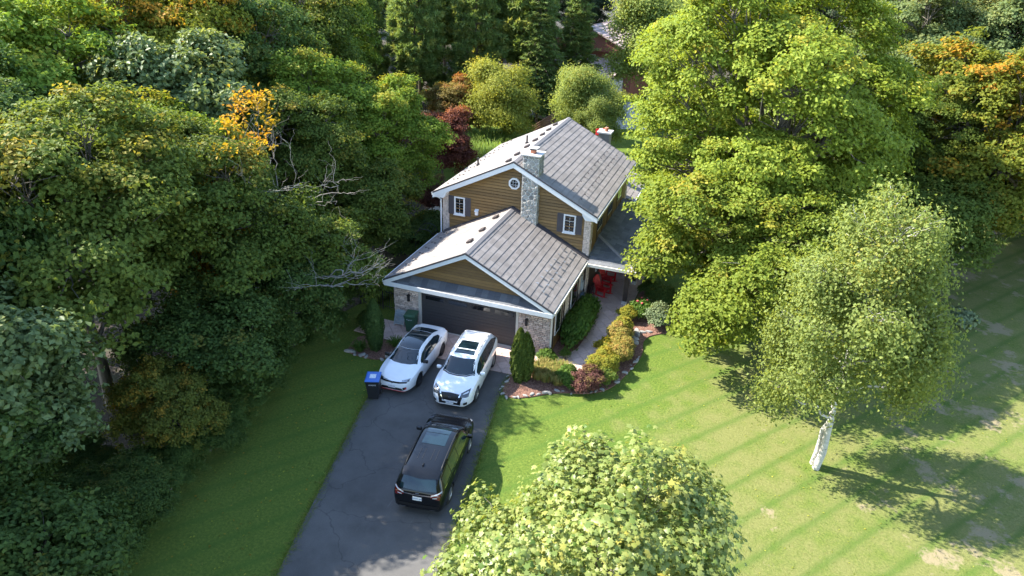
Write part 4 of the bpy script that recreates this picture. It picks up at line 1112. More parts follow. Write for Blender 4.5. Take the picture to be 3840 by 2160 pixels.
c.both('window_chrome', [(-2.05, 1.17), (0, 1.135), (1.16, 1.11)], [(-2.05, 1.15), (0, 1.12), (1.18, 1.095)], MAT['chrome'], n=20, m_=2, off=.009)
c.patch('rear_window', [(-.6, 1.56), (0, 1.6), (.6, 1.56)], [(-.7, 1.2), (0, 1.17), (.7, 1.2)], 'rear', MAT['car_glass'], 16, 8, .009)
c.patch('chrome_bar', [(-.56, 1.06), (0, 1.03), (.56, 1.06)], [(-.56, 1.03), (0, 1.0), (.56, 1.03)], 'rear', MAT['chrome'], 16, 3, .014)
for sg in (1, -1):
    c.patch('tail_light', [(sg * .5, 1.1), (sg * .86, 1.2)], [(sg * .5, .98), (sg * .84, .92)], 'rear', MAT['lamp_red'], 8, 6, .01)
    c.patch('tail_light_strip', [(sg * .52, 1.09), (sg * .86, 1.19)], [(sg * .52, 1.05), (sg * .86, 1.15)], 'rear', MAT['lamp'], 8, 3, .016)
    c.patch('tail_light_strip', [(sg * .58, 1.0), (sg * .74, 1.02)], [(sg * .58, .97), (sg * .74, .99)], 'rear', MAT['lamp'], 6, 3, .016)
    c.patch('exhaust_trim', [(sg * .45, .42), (sg * .68, .43)], [(sg * .45, .395), (sg * .68, .405)], 'rear', MAT['chrome'], 6, 3, .014)
    c.patch('headlight', [(sg * .6, .98), (sg * .84, 1.0)], [(sg * .6, .8), (sg * .84, .8)], 'front', MAT['lamp'], 6, 5, .01)
c.patch('grille', [(-.55, .96), (.55, .96)], [(-.55, .62), (.55, .62)], 'front', MAT['car_trim'], 10, 5, .01)
c.patch('bumper_trim', [(-.8, .62), (0, .6), (.8, .62)], [(-.78, .5), (0, .48), (.78, .5)], 'rear', MAT['car_trim'], 14, 3, .012)
c.both('door_handle', [(-.1, 1.0), (.14, 1.0)], [(-.1, .965), (.14, .965)], MAT['chrome'], n=5, m_=3, off=.02)
c.both('door_handle', [(-1.1, 1.02), (-.86, 1.02)], [(-1.1, .985), (-.86, .985)], MAT['chrome'], n=5, m_=3, off=.02)
c.both('sill_chrome', [(-.95, .34), (.95, .34)], [(-.95, .32), (.95, .32)], MAT['chrome'], n=16, m_=2, off=.012)
c.both('door_seam', [(-.27, 1.12), (-.27, .36)], [(-.262, 1.12), (-.262, .36)], MAT['car_trim'], n=12, m_=2, off=.002)
c.plate(-1, .86, chars='CSWM 348'); c.mirrors(1.02, 1.16, .93, MAT['car_black']); c.rails(-1.75, .5, .68, .68, MAT['black_metal'])
# emblem on the tailgate
h = c.hit(0, 1.08, 'rear')[0]
MB().box(h.x - .018, h.x - .008, -.07, .07, 1.065, 1.1).build('badge', MAT['chrome'], c.root)
# ------------------------------------------------------------------ trees
def rnd(seed): return np.random.default_rng(seed)
def unit(v): return v / (np.linalg.norm(v, axis=1, keepdims=True) + 1e-9)

def leaves_np(r, pos, nrm, size, aspect=0.7, kind='fold', droop=0.25):
    """leaf faces at pos with normals nrm; returns V, F, faces per leaf"""
    n = len(pos)
    t = unit(np.cross(nrm, r.normal(size=(n, 3)))); b = np.cross(nrm, t)
    s = size * r.uniform(0.7, 1.3, (n, 1))
    if kind == 'fold':
        V = np.stack([pos - t * s * .5, pos + b * s * .5 * aspect + nrm * s * .1, pos + t * s * .55 - nrm * s * droop, pos - b * s * .5 * aspect + nrm * s * .1], 1).reshape(-1, 3)
        i = np.arange(n)[:, None] * 4
        F = np.concatenate([i + [0, 1, 2], i + [0, 2, 3]], 1).reshape(-1, 3); k = 2
    elif kind == 'tri':
        V = np.stack([pos - b * s * .5 * aspect, pos + b * s * .5 * aspect, pos + t * s - nrm * s * droop], 1).reshape(-1, 3)
        F = (np.arange(n)[:, None] * 3 + [0, 1, 2]); k = 1
    else:   # five-lobed maple leaf
        o = np.array([(0, -.46), (.5, -.34), (.34, -.06), (.62, .2), (.22, .22), (0, .68), (-.22, .22), (-.62, .2), (-.34, -.06), (-.5, -.34)])
        P = [pos[:, None, :]]
        rr = (o ** 2).sum(1)[None, :, None]
        ring = pos[:, None, :] + s[:, None, :] * (o[None, :, 0, None] * b[:, None, :] + o[None, :, 1, None] * t[:, None, :] - rr * nrm[:, None, :] * r.uniform(.0, .9, (n, 1, 1)))
        V = np.concatenate([P[0], ring], 1).reshape(-1, 3); m_ = len(o)
        i = np.arange(n)[:, None, None] * (m_ + 1)
        tri = np.array([(0, 1 + q, 1 + (q + 1) % m_) for q in range(m_)])
        F = (i + tri[None]).reshape(-1, 3); k = m_
    return V, F, k

def tubes_np(paths, n=5):
    """paths: list of (pts (m,3), radii (m,))"""
    Vs, Fs, base = [], [], 0
    for pts, ra in paths:
        pts = np.asarray(pts, float); ra = np.asarray(ra, float); m_ = len(pts)
        tg = np.gradient(pts, axis=0); tg = unit(tg)
        ref = np.where(np.abs(tg[:, 2:3]) > .9, np.array([[1., 0, 0]]), np.array([[0, 0, 1.]]))
        a = unit(np.cross(tg, ref)); b = np.cross(tg, a)
        ang = np.arange(n) * 2 * np.pi / n
        V = pts[:, None, :] + ra[:, None, None] * (np.cos(ang)[None, :, None] * a[:, None, :] + np.sin(ang)[None, :, None] * b[:, None, :])
        i = np.arange(m_ - 1)[:, None] * n; k = np.arange(n)[None, :]; k2 = (k + 1) % n
        F = np.stack([i + k, i + k2, i + n + k2, i + n + k], -1).reshape(-1, 4) + base
        Vs.append(V.reshape(-1, 3)); Fs.append(F); base += m_ * n
    return np.concatenate(Vs), np.concatenate(Fs)

def limb(r, a, b, r0, r1, m_=7, sag=0.12, wob=0.06):
    a = np.asarray(a, float); b = np.asarray(b, float); t = np.linspace(0, 1, m_)[:, None]
    L_ = np.linalg.norm(b - a)
    p_ = a + (b - a) * t + r.normal(size=(m_, 3)) * wob * L_ * np.sin(np.pi * t) * .5
    p_[:, 2] += np.sin(np.pi * t[:, 0]) * L_ * sag
    return p_, np.linspace(r0, r1, m_)

def broadleaf(seed, H, zc, rx, rz, nlobe=9, ncl=420, nl=95, rc=.62, ls=.22, flat=.45, kind='fold', trunk_r=.22, aspect=.75, hang=0.0, upb=.75, inner=.12, twigs=.35, core=.62, forks=1, shape=1.0, gap=.0, lobe_r=(.36, .52), cone=0.0, shear=(0, 0), stray=.13, jit=(.82, 1.12)):
    """returns (crown mesh arrays, wood arrays).  zc: crown centre height, rx/rz its radii"""
    r = rnd(seed)
    L_ = [(np.array([0, 0, -cone * rz * .25]), np.array([rx * core, rx * core, rz * core * 1.05]))]
    ga = np.pi * (3 - 5 ** .5)
    for i in range(nlobe):
        zz = -0.75 + 1.65 * (i + .5) / nlobe; rr = math.sqrt(max(.05, 1 - min(1, abs(zz)) ** 2)); th = i * ga + r.uniform(-.5, .5)
        if zz < 0: rr = 1 - (1 - rr) * (2 - shape)
        rr *= 1 - cone * max(0.0, (zz + .3) / 1.2)
        q = r.uniform(*lobe_r) * (1 - cone * .4 * max(0.0, zz))
        k_ = r.uniform(*jit)
        d = np.array([rr * np.cos(th) * rx * (1 - q * .65) * k_, rr * np.sin(th) * rx * (1 - q * .65) * k_, zz * rz * (1 - q * .65)])
        L_.append((d, np.array([rx * q * r.uniform(.85, 1.2), rx * q * r.uniform(.85, 1.2), min(rx, rz) * q * r.uniform(.75, 1.05)])))
    wts = np.array([l[1][0] ** 2 for l in L_]); wts /= wts.sum()
    C = []; own = []
    for li, (c, ra) in enumerate(L_):
        n = int(ncl * wts[li] * 1.9) + 3
        d = unit(r.normal(size=(n, 3))); d[:, 2] = np.where(d[:, 2] < -.35, -d[:, 2], d[:, 2])
        u_ = np.where(r.random((n, 1)) < inner, r.uniform(.35, .8, (n, 1)), r.uniform(.8, 1.1, (n, 1)) + (r.random((n, 1)) < stray) * r.uniform(.05, .35, (n, 1)))
        P = c + d * ra * u_
        ok = np.ones(n, bool)
        for lj, (c2, ra2) in enumerate(L_):
            if lj != li: ok &= (((P - c2) / ra2) ** 2).sum(1) > .62
        if gap > 0: ok &= r.random(n) > gap
        C.append(P[ok]); own += [li] * int(ok.sum())
    C = np.concatenate(C); own = np.array(own); C[:, 2] += zc
    keep = C[:, 2] > .3
    C = C[keep]; own = own[keep]
    nc = len(C); rcs = rc * np.clip(r.normal(1, .32, nc), .4, 1.7); cnt = np.maximum(8, (nl * (rcs / rc) ** 2).astype(int))
    idx = np.repeat(np.arange(nc), cnt); n = len(idx)
    g_ = unit(r.normal(size=(n, 3))); g_[:, 2] = np.where(g_[:, 2] < -.25, -g_[:, 2], g_[:, 2])
    sh = rcs[idx][:, None] * np.where(r.random((n, 1)) < .45, r.uniform(.2, .85, (n, 1)), r.uniform(.75, 1.15, (n, 1)))
    if hang > 0:
        g_ = r.normal(size=(n, 3)) * .6; sh = rcs[idx][:, None]
    off = g_ * sh * np.array([1, 1, flat])
    if hang > 0: off[:, 2] -= np.abs(r.normal(size=n)) * hang
    pos = C[idx] + off + r.normal(size=(n, 3)) * .12 * rc
    outw = unit(C - np.array([0, 0, zc]))[idx]
    nrm = unit(np.array([0, 0, upb * .65]) + outw * .38 + unit(g_) * .5 + r.normal(size=(n, 3)) * .36)
    V, F, k = leaves_np(r, pos, nrm, ls, aspect, kind)
    var = np.repeat(np.clip(r.normal(.5, .24, n), 0, 1), k); ct = r.random(nc)
    # autumn tint: more likely toward the outside of the top, by twig
    ct = np.clip(ct * .8 + .2 * np.clip((C[:, 2] - zc) / rz, 0, 1) + r.normal(0, .05, nc), 0, 1)
    tint = np.repeat(np.clip(ct[idx] + r.normal(0, .07, n), 0, 1), k)
    # wood
    paths = []
    top = zc + rz * .35
    lean = r.normal(size=3) * .05 * H
    for f in range(forks):
        tp = np.array([lean[0], lean[1], top])
        if f: tp = tp * [1, 1, .9] + [-.15, -.3, 0]
        paths.append(limb(r, (f * trunk_r * 1.5, f * trunk_r * 1.5, -.15), tp, trunk_r * (1.15 if f == 0 else .85), trunk_r * .3, 10, 0.0, .03))
    m0 = paths[0][0]
    for li, (c, ra) in enumerate(L_[1:], 1):
        e = c + [0, 0, zc]; s = m0[int(r.integers(3, 8))]
        if forks > 1: s = m0[min(9, max(3, int(np.searchsorted(m0[:, 2], e[2] - 1.2))))]
        p_ = limb(r, s, e, trunk_r * .42, trunk_r * .12, 7, .06, .1); paths.append(p_)
        ids = np.where(own == li)[0]
        for q in ids[r.random(len(ids)) < twigs]:
            s2 = p_[0][int(r.integers(3, 7))]
            paths.append(limb(r, s2, C[q], trunk_r * .11, trunk_r * .025, 4, .04, .12))
    W = tubes_np(paths, 5)
    for A_ in (V, W[0]):
        A_[:, 0] += shear[0] * (A_[:, 2] - zc * .5); A_[:, 1] += shear[1] * (A_[:, 2] - zc * .5)
    return (V, F, var, tint), W

def crown_mesh(name, A, mat):
    V, F, var, tint = A
    return np_mesh(name, V, [F], mat, False, {'var': var, 'tint': tint})
def wood_mesh(name, W, mat): return np_mesh(name, W[0], [W[1]], mat, True)

def conifer(seed, H, rb, z0, kind='pine', ntuft=900, trunk_r=.16):
    r = rnd(seed); paths = [limb(r, (0, 0, -.15), (r.normal() * .15, r.normal() * .15, H * .97), trunk_r, .03, 12, 0, .008)]
    cen = []; dirs = []
    z = z0
    while z < H * .98:
        f = (H - z) / (H - z0)
        if kind == 'pine': R_ = rb * (f ** .6) * (1 if f < .85 else .75); nb_ = 6
        else: R_ = rb * f ** .85 + .15; nb_ = 9
        a0 = r.uniform(0, 6.28)
        for b in range(nb_):
            a = a0 + b * 6.28 / nb_ + r.normal() * .18; L_ = R_ * r.uniform(.65, 1.12)
            dr_ = np.array([np.cos(a), np.sin(a), .18 if kind == 'pine' else -.28])
            e = np.array([0, 0, z]) + dr_ * L_
            if kind == 'pine': e[2] += L_ * .12
            p_ = limb(r, (0, 0, z), e, trunk_r * .28 * (f * .7 + .3), .012, 6, .05 if kind != 'pine' else -.04, .06); paths.append(p_)
            m_ = max(3, int(ntuft / 100 * (L_ / rb) * 1.5)) if kind == 'pine' else max(4, int(ntuft / 100 * (L_ / rb) * 1.7))
            for q in range(m_):
                t = r.uniform(.35 if kind == 'pine' else .12, 1.0) ** .8
                c = p_[0][0] * (1 - t) + p_[0][-1] * t
                side = np.array([-np.sin(a), np.cos(a), 0]) * r.normal() * L_ * .28 * (1.15 - t * .5)
                cen.append(c + side + [0, 0, r.normal() * .08 + (.1 if kind == 'pine' else -.1 * abs(r.normal()))]); dirs.append(unit((dr_ + side / (L_ + .01) + [0, 0, .45 if kind == 'pine' else 0])[None])[0])
        z += (H - z0) * (.052 if kind == 'pine' else .034) * r.uniform(.8, 1.2)
    cen = np.array(cen); dirs = np.array(dirs); n = len(cen)
    if kind == 'pine':
        k_ = 38; idx = np.repeat(np.arange(n), k_)
        d = unit(dirs[idx] * .7 + r.normal(size=(n * k_, 3)) * .75); L_ = r.uniform(.26, .5, (n * k_, 1)); w = .06
        p0 = cen[idx] + r.normal(size=(n * k_, 3)) * .09
    else:
        k_ = 22; idx = np.repeat(np.arange(n), k_)
        d = unit(dirs[idx] * 1.0 + r.normal(size=(n * k_, 3)) * np.array([.7, .7, .3])); L_ = r.uniform(.16, .32, (n * k_, 1)); w = .06
        p0 = cen[idx] + r.normal(size=(n * k_, 3)) * [.14, .14, .05]
    sd = unit(np.cross(d, np.array([0, 0, 1.]) + r.normal(size=d.shape) * .45)) * w
    V = np.stack([p0 - sd, p0 + sd, p0 + d * L_], 1).reshape(-1, 3); F = np.arange(len(V)).reshape(-1, 3)
    var = np.clip(r.normal(.5, .22, len(F)), 0, 1); tint = np.repeat(r.random(n), k_)
    return (V, F, var, tint), tubes_np(paths, 5)

def bare_tree(seed, H, trunk_r=.16, spread=1.0, depth=4, up=.8):
    """leafless tree: recursive forks; returns wood arrays and twig tips"""
    r = rnd(seed); paths = []; tips = []
    def grow(a, d, L_, ra, lev):
        b = a + d * L_; p_ = limb(r, a, b, ra, ra * .55, 6, .0, .12); paths.append(p_)
        if lev == 0: tips.append(b); return
        for k in range(int(r.integers(2, 4)) + (1 if lev < 2 else 0)):
            s = p_[0][int(r.integers(3, 6))]
            nd = unit((d + r.normal(size=3) * .62 * spread + [0, 0, .12 * up])[None])[0]; nd[2] = max(nd[2], .22)
            grow(s, nd, L_ * r.uniform(.58, .85), ra * .5, lev - 1)
    grow(np.array([0, 0, -.1]), np.array([.05, -.03, 1.]), H * .42, trunk_r, depth)
    return tubes_np(paths, 4), np.array(tips)

def place_tree(name, cm, wm, loc, rz, label, cat='tree', group=None, sc=1.0, leaf=None, sz=None):
    o = empty(name, loc, rz, label, cat, group)
    o.scale = (sc, sc, sz if sz else sc)
    c = link('crown', cm, None, o); t = link('trunk', wm, None, o)
    if leaf is not None:
        for ob, mt_ in ((c, leaf),):
            ob.material_slots[0].link = 'OBJECT'; ob.material_slots[0].material = mt_
    return o

LM = {
 'maple': leaf_mat('leaf_maple_yellowgreen', (0.125, 0.185, 0.02), (0.27, 0.32, 0.045), (0.42, 0.35, 0.05), .08),
 'maple_dark': leaf_mat('leaf_maple_green', (0.07, 0.11, 0.02), (0.15, 0.2, 0.035), (0.22, 0.2, 0.035), .14),
 'maple_orange': leaf_mat('leaf_maple_turning', (0.11, 0.15, 0.02), (0.23, 0.24, 0.03), (0.5, 0.25, 0.03), .18),
 'gold': leaf_mat('leaf_gold', (0.286, 0.203, 0.017), (0.487, 0.311, 0.023), (0.500, 0.257, 0.023), .3),
 'amber': leaf_mat('leaf_amber', (0.08, 0.105, 0.02), (0.16, 0.17, 0.03), (0.3, 0.2, 0.03), .22),
 'ash': leaf_mat('leaf_ash_bright', (0.110, 0.194, 0.025), (0.237, 0.312, 0.044), (0.347, 0.297, 0.037), .08),
 'silver': leaf_mat('leaf_poplar_silver', (0.09, 0.14, 0.045), (0.2, 0.255, 0.1), (0.26, 0.27, 0.07), .06, .4, .5, .3),
 'dark': leaf_mat('leaf_dark_green', (0.055, 0.1, 0.026), (0.12, 0.18, 0.04), (0.2, 0.18, 0.035), .08, .42),
 'olive': leaf_mat('leaf_olive', (0.07, 0.118, 0.022), (0.155, 0.205, 0.038), (0.3, 0.23, 0.035), .1),
 'birch': leaf_mat('leaf_birch', (0.15, 0.205, 0.05), (0.3, 0.35, 0.1), (0.42, 0.36, 0.08), .04, .5),
 'maple_mid': leaf_mat('leaf_maple_mid', (0.085, 0.13, 0.022), (0.18, 0.225, 0.045), (0.34, 0.27, 0.04), .1),
 'fore': leaf_mat('leaf_norway_maple', (0.085, 0.145, 0.025), (0.31, 0.335, 0.1), (0.42, 0.36, 0.07), .05, .42, .42, .35),
 'yellow': leaf_mat('leaf_yellow_birch', (0.19, 0.225, 0.035), (0.36, 0.37, 0.07), (0.42, 0.35, 0.05), .08),
 'pine': leaf_mat('needle_pine', (0.1, 0.17, 0.05), (0.22, 0.29, 0.085), (0.3, 0.33, 0.09), .15, .42),  # third colour is a painted highlight on random tufts, not autumn
 'bluepine': leaf_mat('needle_blue_pine', (0.08, 0.15, 0.085), (0.17, 0.25, 0.12), (0.2, 0.26, 0.12), .1, .4),
 'spruce': leaf_mat('needle_spruce', (0.035, 0.063, 0.028), (0.087, 0.120, 0.045), (0.143, 0.150, 0.051), .08, .2),
 'hazy': leaf_mat('leaf_far_haze', (0.093, 0.144, 0.053), (0.186, 0.225, 0.080), (0.265, 0.250, 0.085), .1),  # haze put into the colour: paler, bluer leaves for far trees
 'red': leaf_mat('leaf_japanese_maple', (0.11, 0.04, 0.03), (0.2, 0.075, 0.055), (0.34, 0.13, 0.06), .2),
 'bronze': leaf_mat('leaf_bronze', (0.143, 0.115, 0.034), (0.286, 0.223, 0.057), (0.372, 0.162, 0.057), .2),
 'plum': leaf_mat('leaf_barberry', (0.072, 0.032, 0.029), (0.172, 0.074, 0.057), (0.229, 0.176, 0.046), .12, .25),
}

# ---- the big yellow-green maples beside the porch
A, W = broadleaf(11, 17, 9.3, 6.9, 8.2, 22, 1000, 122, .6, .165, .6, trunk_r=.38, inner=.1, core=.62, lobe_r=(.26, .42), gap=.1, shape=1.1, shear=(-.13 * math.cos(.6), .13 * math.sin(.6)))
cmR1, wmR1 = crown_mesh('crown', A, LM['maple']), wood_mesh('trunk', W, MAT['bark'])
place_tree('maple_tree', cmR1, wmR1, (8.5, 11.9, 0), 0.6, 'huge yellow-green maple tree towering above the porch roof and birch')
A, W = broadleaf(12, 9, 4.5, 4.7, 4.2, 16, 500, 115, .56, .16, .6, trunk_r=.24, inner=.1, lobe_r=(.26, .42), gap=.14, shape=1.9)
cmR2, wmR2 = crown_mesh('crown', A, LM['maple']), wood_mesh('trunk', W, MAT['bark'])
place_tree('maple_tree', cmR2, wmR2, (7.7, 4.8, 0), 1.9, 'lower spreading yellow-green maple tree whose branches hang over the porch corner')
place_tree('maple_tree', cmR1, wmR1, (14.8, 20.5, 0), 2.4, 'tall shaded green maple tree directly behind the huge yellow-green maple', sc=.7, leaf=LM['maple_dark'])
A, W = broadleaf(13, 14, 7.2, 5.8, 6.4, 16, 600, 95, .6, .19, .6, trunk_r=.36, inner=.12, lobe_r=(.28, .44), gap=.14, shape=1.7)
cmM, wmM = crown_mesh('crown', A, LM['maple_dark']), wood_mesh('trunk', W, MAT['bark'])
place_tree('maple_tree', cmM, wmM, (20.6, 20.5, 0), .3, 'maple tree with orange-tipped crown and thick pale trunk at the lawn edge', leaf=LM['maple_orange'])
place_tree('maple_tree', cmM, wmM, (29.5, 25, 0), 2.0, 'half-seen maple tree with bare pale limbs right of the orange-tipped maple', leaf=LM['maple_dark'], sc=.95)

# ---- birch on the lawn
A, W = broadleaf(21, 11.0, 6.1, 2.75, 4.9, 22, 760, 66, .38, .105, .8, trunk_r=.13, hang=.5, upb=.3, inner=.3, twigs=.6, core=.5, forks=2, lobe_r=(.2, .4), gap=.48, shape=1.5, cone=.5)
cmB, wmB = crown_mesh('crown', A, LM['birch']), wood_mesh('trunk', W, MAT['bark_birch'])
place_tree('birch_tree', cmB, wmB, (11.8, -3.7, 0), 1.2, 'twin-stemmed white-barked birch tree standing alone on the lawn', sz=1.09)

# ---- foreground maple with large star-shaped leaves
A, W = broadleaf(31, 7.6, 3.35, 4.1, 4.2, 19, 470, 40, .4, .12, .75, 'star', trunk_r=.13, upb=.7, inner=.2, core=.36, lobe_r=(.18, .28), shape=1.9, gap=.25, cone=.55, stray=.35, jit=(.72, 1.22))
cmF, wmF = crown_mesh('crown', A, LM['fore']), wood_mesh('trunk', W, MAT['bark'])
place_tree('maple_tree', cmF, wmF, (5.95, -15.0, 0), 2.2, 'pale green maple tree with big pointed leaves beside the black car', sc=1.09, sz=.98)

# ---- left wood: generic crowns reused with their own leaf colours
A, W = broadleaf(41, 12, 7.4, 4.3, 4.7, 17, 560, 88, .52, .16, .6, trunk_r=.22, gap=.2, lobe_r=(.26, .44))
c1, w1 = crown_mesh('crown', A, LM['dark']), wood_mesh('trunk', W, MAT['bark'])
A, W = broadleaf(42, 11, 6.4, 3.7, 4.6, 16, 560, 76, .45, .145, .65, trunk_r=.2, upb=.6, gap=.18, lobe_r=(.26, .44))
c2, w2 = crown_mesh('crown', A, LM['ash']), wood_mesh('trunk', W, MAT['bark'])
A, W = broadleaf(43, 13, 8.2, 3.6, 5.0, 11, 420, 60, .55, .24, .9, trunk_r=.22, upb=.3, gap=.1, inner=.2)
c3, w3 = crown_mesh('crown', A, LM['silver']), wood_mesh('trunk', W, MAT['bark'])
A, W = broadleaf(44, 6, 3.4, 2.9, 2.9, 13, 370, 75, .42, .145, .6, trunk_r=.12, gap=.1, lobe_r=(.26, .46), shape=1.6)
c4, w4 = crown_mesh('crown', A, LM['dark']), wood_mesh('trunk', W, MAT['bark'])
GL = 'trees of the wood left of the driveway'
def lt(cm, wm, x, y, h, h0, leaf, rz, label, nm='tree', group=None, wide=1.0):
    s = h / h0
    return place_tree(nm, cm, wm, (x, y, 0), rz, label, 'tree', group, s * wide, LM[leaf], s)
lt(c3, w3, -12.2, -17.0, 9.2, 13.2, 'silver', .3, 'glossy silvery-leaved tree at the wood edge nearest the road', 'basswood_tree', wide=1.15)
lt(c1, w1, -15.2, -10.8, 12.4, 12.1, 'maple_mid', 1.0, 'broad maple tree with sunlit yellowish top on the wood edge', 'maple_tree')
lt(c1, w1, -14.0, -6.0, 10.6, 12.1, 'olive', 2.2, 'olive-green tree beside the half-dead tree, towards the road', wide=1.05)
lt(c2, w2, -17.6, -4.0, 11.4, 11, 'ash', .4, 'green feathery ash tree in front of the silver poplar', 'ash_tree')
lt(c3, w3, -20.2, 1.0, 13.2, 13.2, 'silver', 1.7, 'poplar tree with silvery glittering leaves rising over the wood', 'poplar_tree')
lt(c1, w1, -25.5, 5.8, 16.2, 12.1, 'maple_orange', .2, 'tall maple tree turning orange behind the silver poplar', 'maple_tree', wide=.85)
lt(c1, w1, -26.5, -2.5, 15.2, 12.1, 'ash', 3.0, 'tall green tree left of the orange maple, deep in the wood', wide=.95)
lt(c2, w2, -31.0, 2.5, 15.8, 11, 'ash', 2.5, 'bright yellow-green tree farthest back at the left of the wood', wide=.85)
lt(c1, w1, -22.5, -8.5, 13.2, 12.1, 'dark', 4.0, 'dark green tree behind the broad sunlit-topped maple', wide=.95)
lt(c2, w2, -18.6, 8.6, 11.6, 11, 'ash', 1.3, 'bright green ash tree with rounded twin tops right of the poplar', 'ash_tree', wide=1.05)
lt(c2, w2, -14.6, 11.2, 9.6, 11, 'ash', 3.6, 'bright green ash tree next to the red Japanese maple', 'ash_tree', wide=1.1)
lt(c1, w1, -16.8, 4.0, 10.2, 12.1, 'olive', 5.0, 'brownish-gold maple tree between the poplar and the ash trees', 'maple_tree')
lt(c4, w4, -11.9, -1.2, 6.3, 6.4, 'maple_dark', .8, 'dark green maple tree hanging over the lawn near the garage corner', 'maple_tree', wide=1.05)
lt(c4, w4, -13.0, 6.2, 6.2, 6.4, 'maple_dark', 2.8, 'green maple tree behind the dark bushes left of the garage', 'maple_tree')
lt(c4, w4, -10.3, -12.4, 4.4, 6.4, 'amber', 1.1, 'small amber-leaved maple sapling under the wood edge', 'maple_tree', wide=.8)
lt(c4, w4, -11.2, -5.0, 5.2, 6.4, 'dark', 4.4, 'dark understorey tree below the half-dead tree')
lt(c4, w4, -10.9, -9.4, 5.4, 6.4, 'dark', 5.4, 'dark understorey tree between the amber sapling and the olive-green tree', wide=1.1)
lt(c4, w4, -8.6, -20.3, 5.6, 6.4, 'dark', 2.0, 'dark leafy tree at the lawn corner beneath the silvery edge tree', wide=1.1)
lt(c4, w4, -15.0, -16.0, 12.4, 6.4, 'dark', .5, 'dark green tree behind the silvery edge tree', wide=.62)
lt(c1, w1, -19.5, -14.5, 11.0, 12.1, 'dark', .9, 'deep green tree at the far left of the wood', wide=1.0)
lt(c2, w2, -12.6, -18.5, 8.0, 11, 'dark', .9, 'dark tree left of the silvery edge tree', wide=1.1)
# half-dead tree: bare grey crown with a few orange and gold tufts
W, tips = bare_tree(51, 11.2, .17, 1.05, 5)
r = rnd(52)
o = empty('dying_tree', (-13.2, -2.4, 0), .4, 'half-dead tree with bare grey twigs and tufts of orange leaves', 'tree')
link('trunk', np_mesh('trunk', W[0], [W[1]], MAT['bark_dead'], True), None, o)
sel = tips[(tips[:, 2] > 4.5) & (r.random(len(tips)) < .24) & (tips[:, 0] < 1.2)]
idx = np.repeat(np.arange(len(sel)), 42); pos = sel[idx] + r.normal(size=(len(idx), 3)) * [.26, .26, .16]
V, F, k = leaves_np(r, pos, unit(np.array([0, 0, .7]) + r.normal(size=pos.shape) * .5), .17, .7)
link('crown', np_mesh('crown', V, [F], LM['gold'], False, {'var': np.repeat(np.clip(r.normal(.5, .25, len(pos)), 0, 1), k), 'tint': np.repeat(r.random(len(sel))[idx], k)}), None, o)
lt(c4, w4, -14.2, -5.2, 8.6, 6.4, 'gold', 3.9, 'golden-yellow leaved tree in the middle of the wood', 'maple_tree', wide=.42)
# dead limbs at the wood edge
for (x, y, z, d, L_, sd, lab) in ((-13.6, -7.2, 3.9, (.75, .45, .12), 1.7, 61, 'bare whitish dead branch spreading from the wood towards the garage'),
                                  (-11.4, -9.4, 3.6, (.45, .35, -.75), 1.3, 62, 'drooping grey dead branch hanging over the shaded lawn'),
                                  (-12.6, -8.2, 3.6, (.7, .5, -.3), 1.2, 63, 'thin forked dead branch low above the lawn by the garage')):
    r = rnd(sd); paths = []
    def grow(a, dd, L2, ra, lev):
        b = a + dd * L2; p_ = limb(r, a, b, ra, ra * .5, 6, .03, .14); paths.append(p_)
        if lev == 0: return
        for q in range(3):
            s = p_[0][int(r.integers(2, 6))]; nd = unit((dd + r.normal(size=3) * [.5, .5, .35])[None])[0]; grow(s, nd, L2 * r.uniform(.45, .7), ra * .55, lev - 1)
    grow(np.array([0, 0, 0.]), unit(np.array([d], float))[0], L_, .05, 3)
    # stem down to the ground
    paths.append(limb(r, (-.5, .1, -z), (0, 0, 0), .09, .055, 7, 0, .05))
    W = tubes_np(paths, 4)
    tag(link('dead_branch', np_mesh('dead_branch', W[0], [W[1]], MAT['bark_dead'], True), None, None, (x, y, z)), lab, 'branch')

# ---- conifers behind the house
A, W = conifer(71, 15.5, 3.3, 4.5, 'pine', 1100); cp, wp = crown_mesh('crown', A, LM['pine']), wood_mesh('trunk', W, MAT['bark_pine'])
A, W = conifer(72, 16, 2.9, 2.2, 'spruce', 900); cs, ws = crown_mesh('crown', A, LM['spruce']), wood_mesh('trunk', W, MAT['bark_pine'])
A, W = conifer(73, 15.5, 3.0, 3.5, 'pine', 900); cp2, wp2 = crown_mesh('crown', A, LM['pine']), wood_mesh('trunk', W, MAT['bark_pine'])
GP = 'pines in the row behind the house'
for i, (x, y, h) in enumerate(((-30.0, 35.5, 14.5), (-24.8, 36.0, 16), (-19.6, 38.5, 17), (-28.0, 43, 18.5), (-22.4, 45, 19.5), (-16.6, 45.5, 19))):
    s = h / 15.5
    place_tree('pine_tree', *((cp, wp) if i % 2 else (cp2, wp2)), (x, y, 0), i * 1.3, 'green pine tree with tufted needles and bare lower trunk in the row behind the house', 'tree', GP, s)
GB = 'blue-green pines deep in the wood'
for i, (x, y, h) in enumerate(((-39, 27, 15), (-35, 30.5, 15.5), (-43.5, 31, 16))):
    place_tree('pine_tree', *((cp, wp) if i % 2 else (cp2, wp2)), (x, y, 0), i * 2.1, 'blue-green pine tree deep in the wood behind the ash trees', 'tree', GB, h / 15.5, LM['bluepine'])
GS = 'dark spruces behind the house'
for i, (x, y, h) in enumerate(((-31.0, 31, 15.5), (-29, 29.5, 14.5))):
    place_tree('spruce_tree', cs, ws, (x, y, 0), i * 1.7, 'dark narrow spruce tree between the blue-green and the green pines', 'tree', GS, h / 16)
place_tree('spruce_tree', cs, ws, (-14.6, 43.5, 0), .5, 'tall thin spruce tree with bare trunk in front of the far red house', 'tree', None, 1.0, LM['pine'])
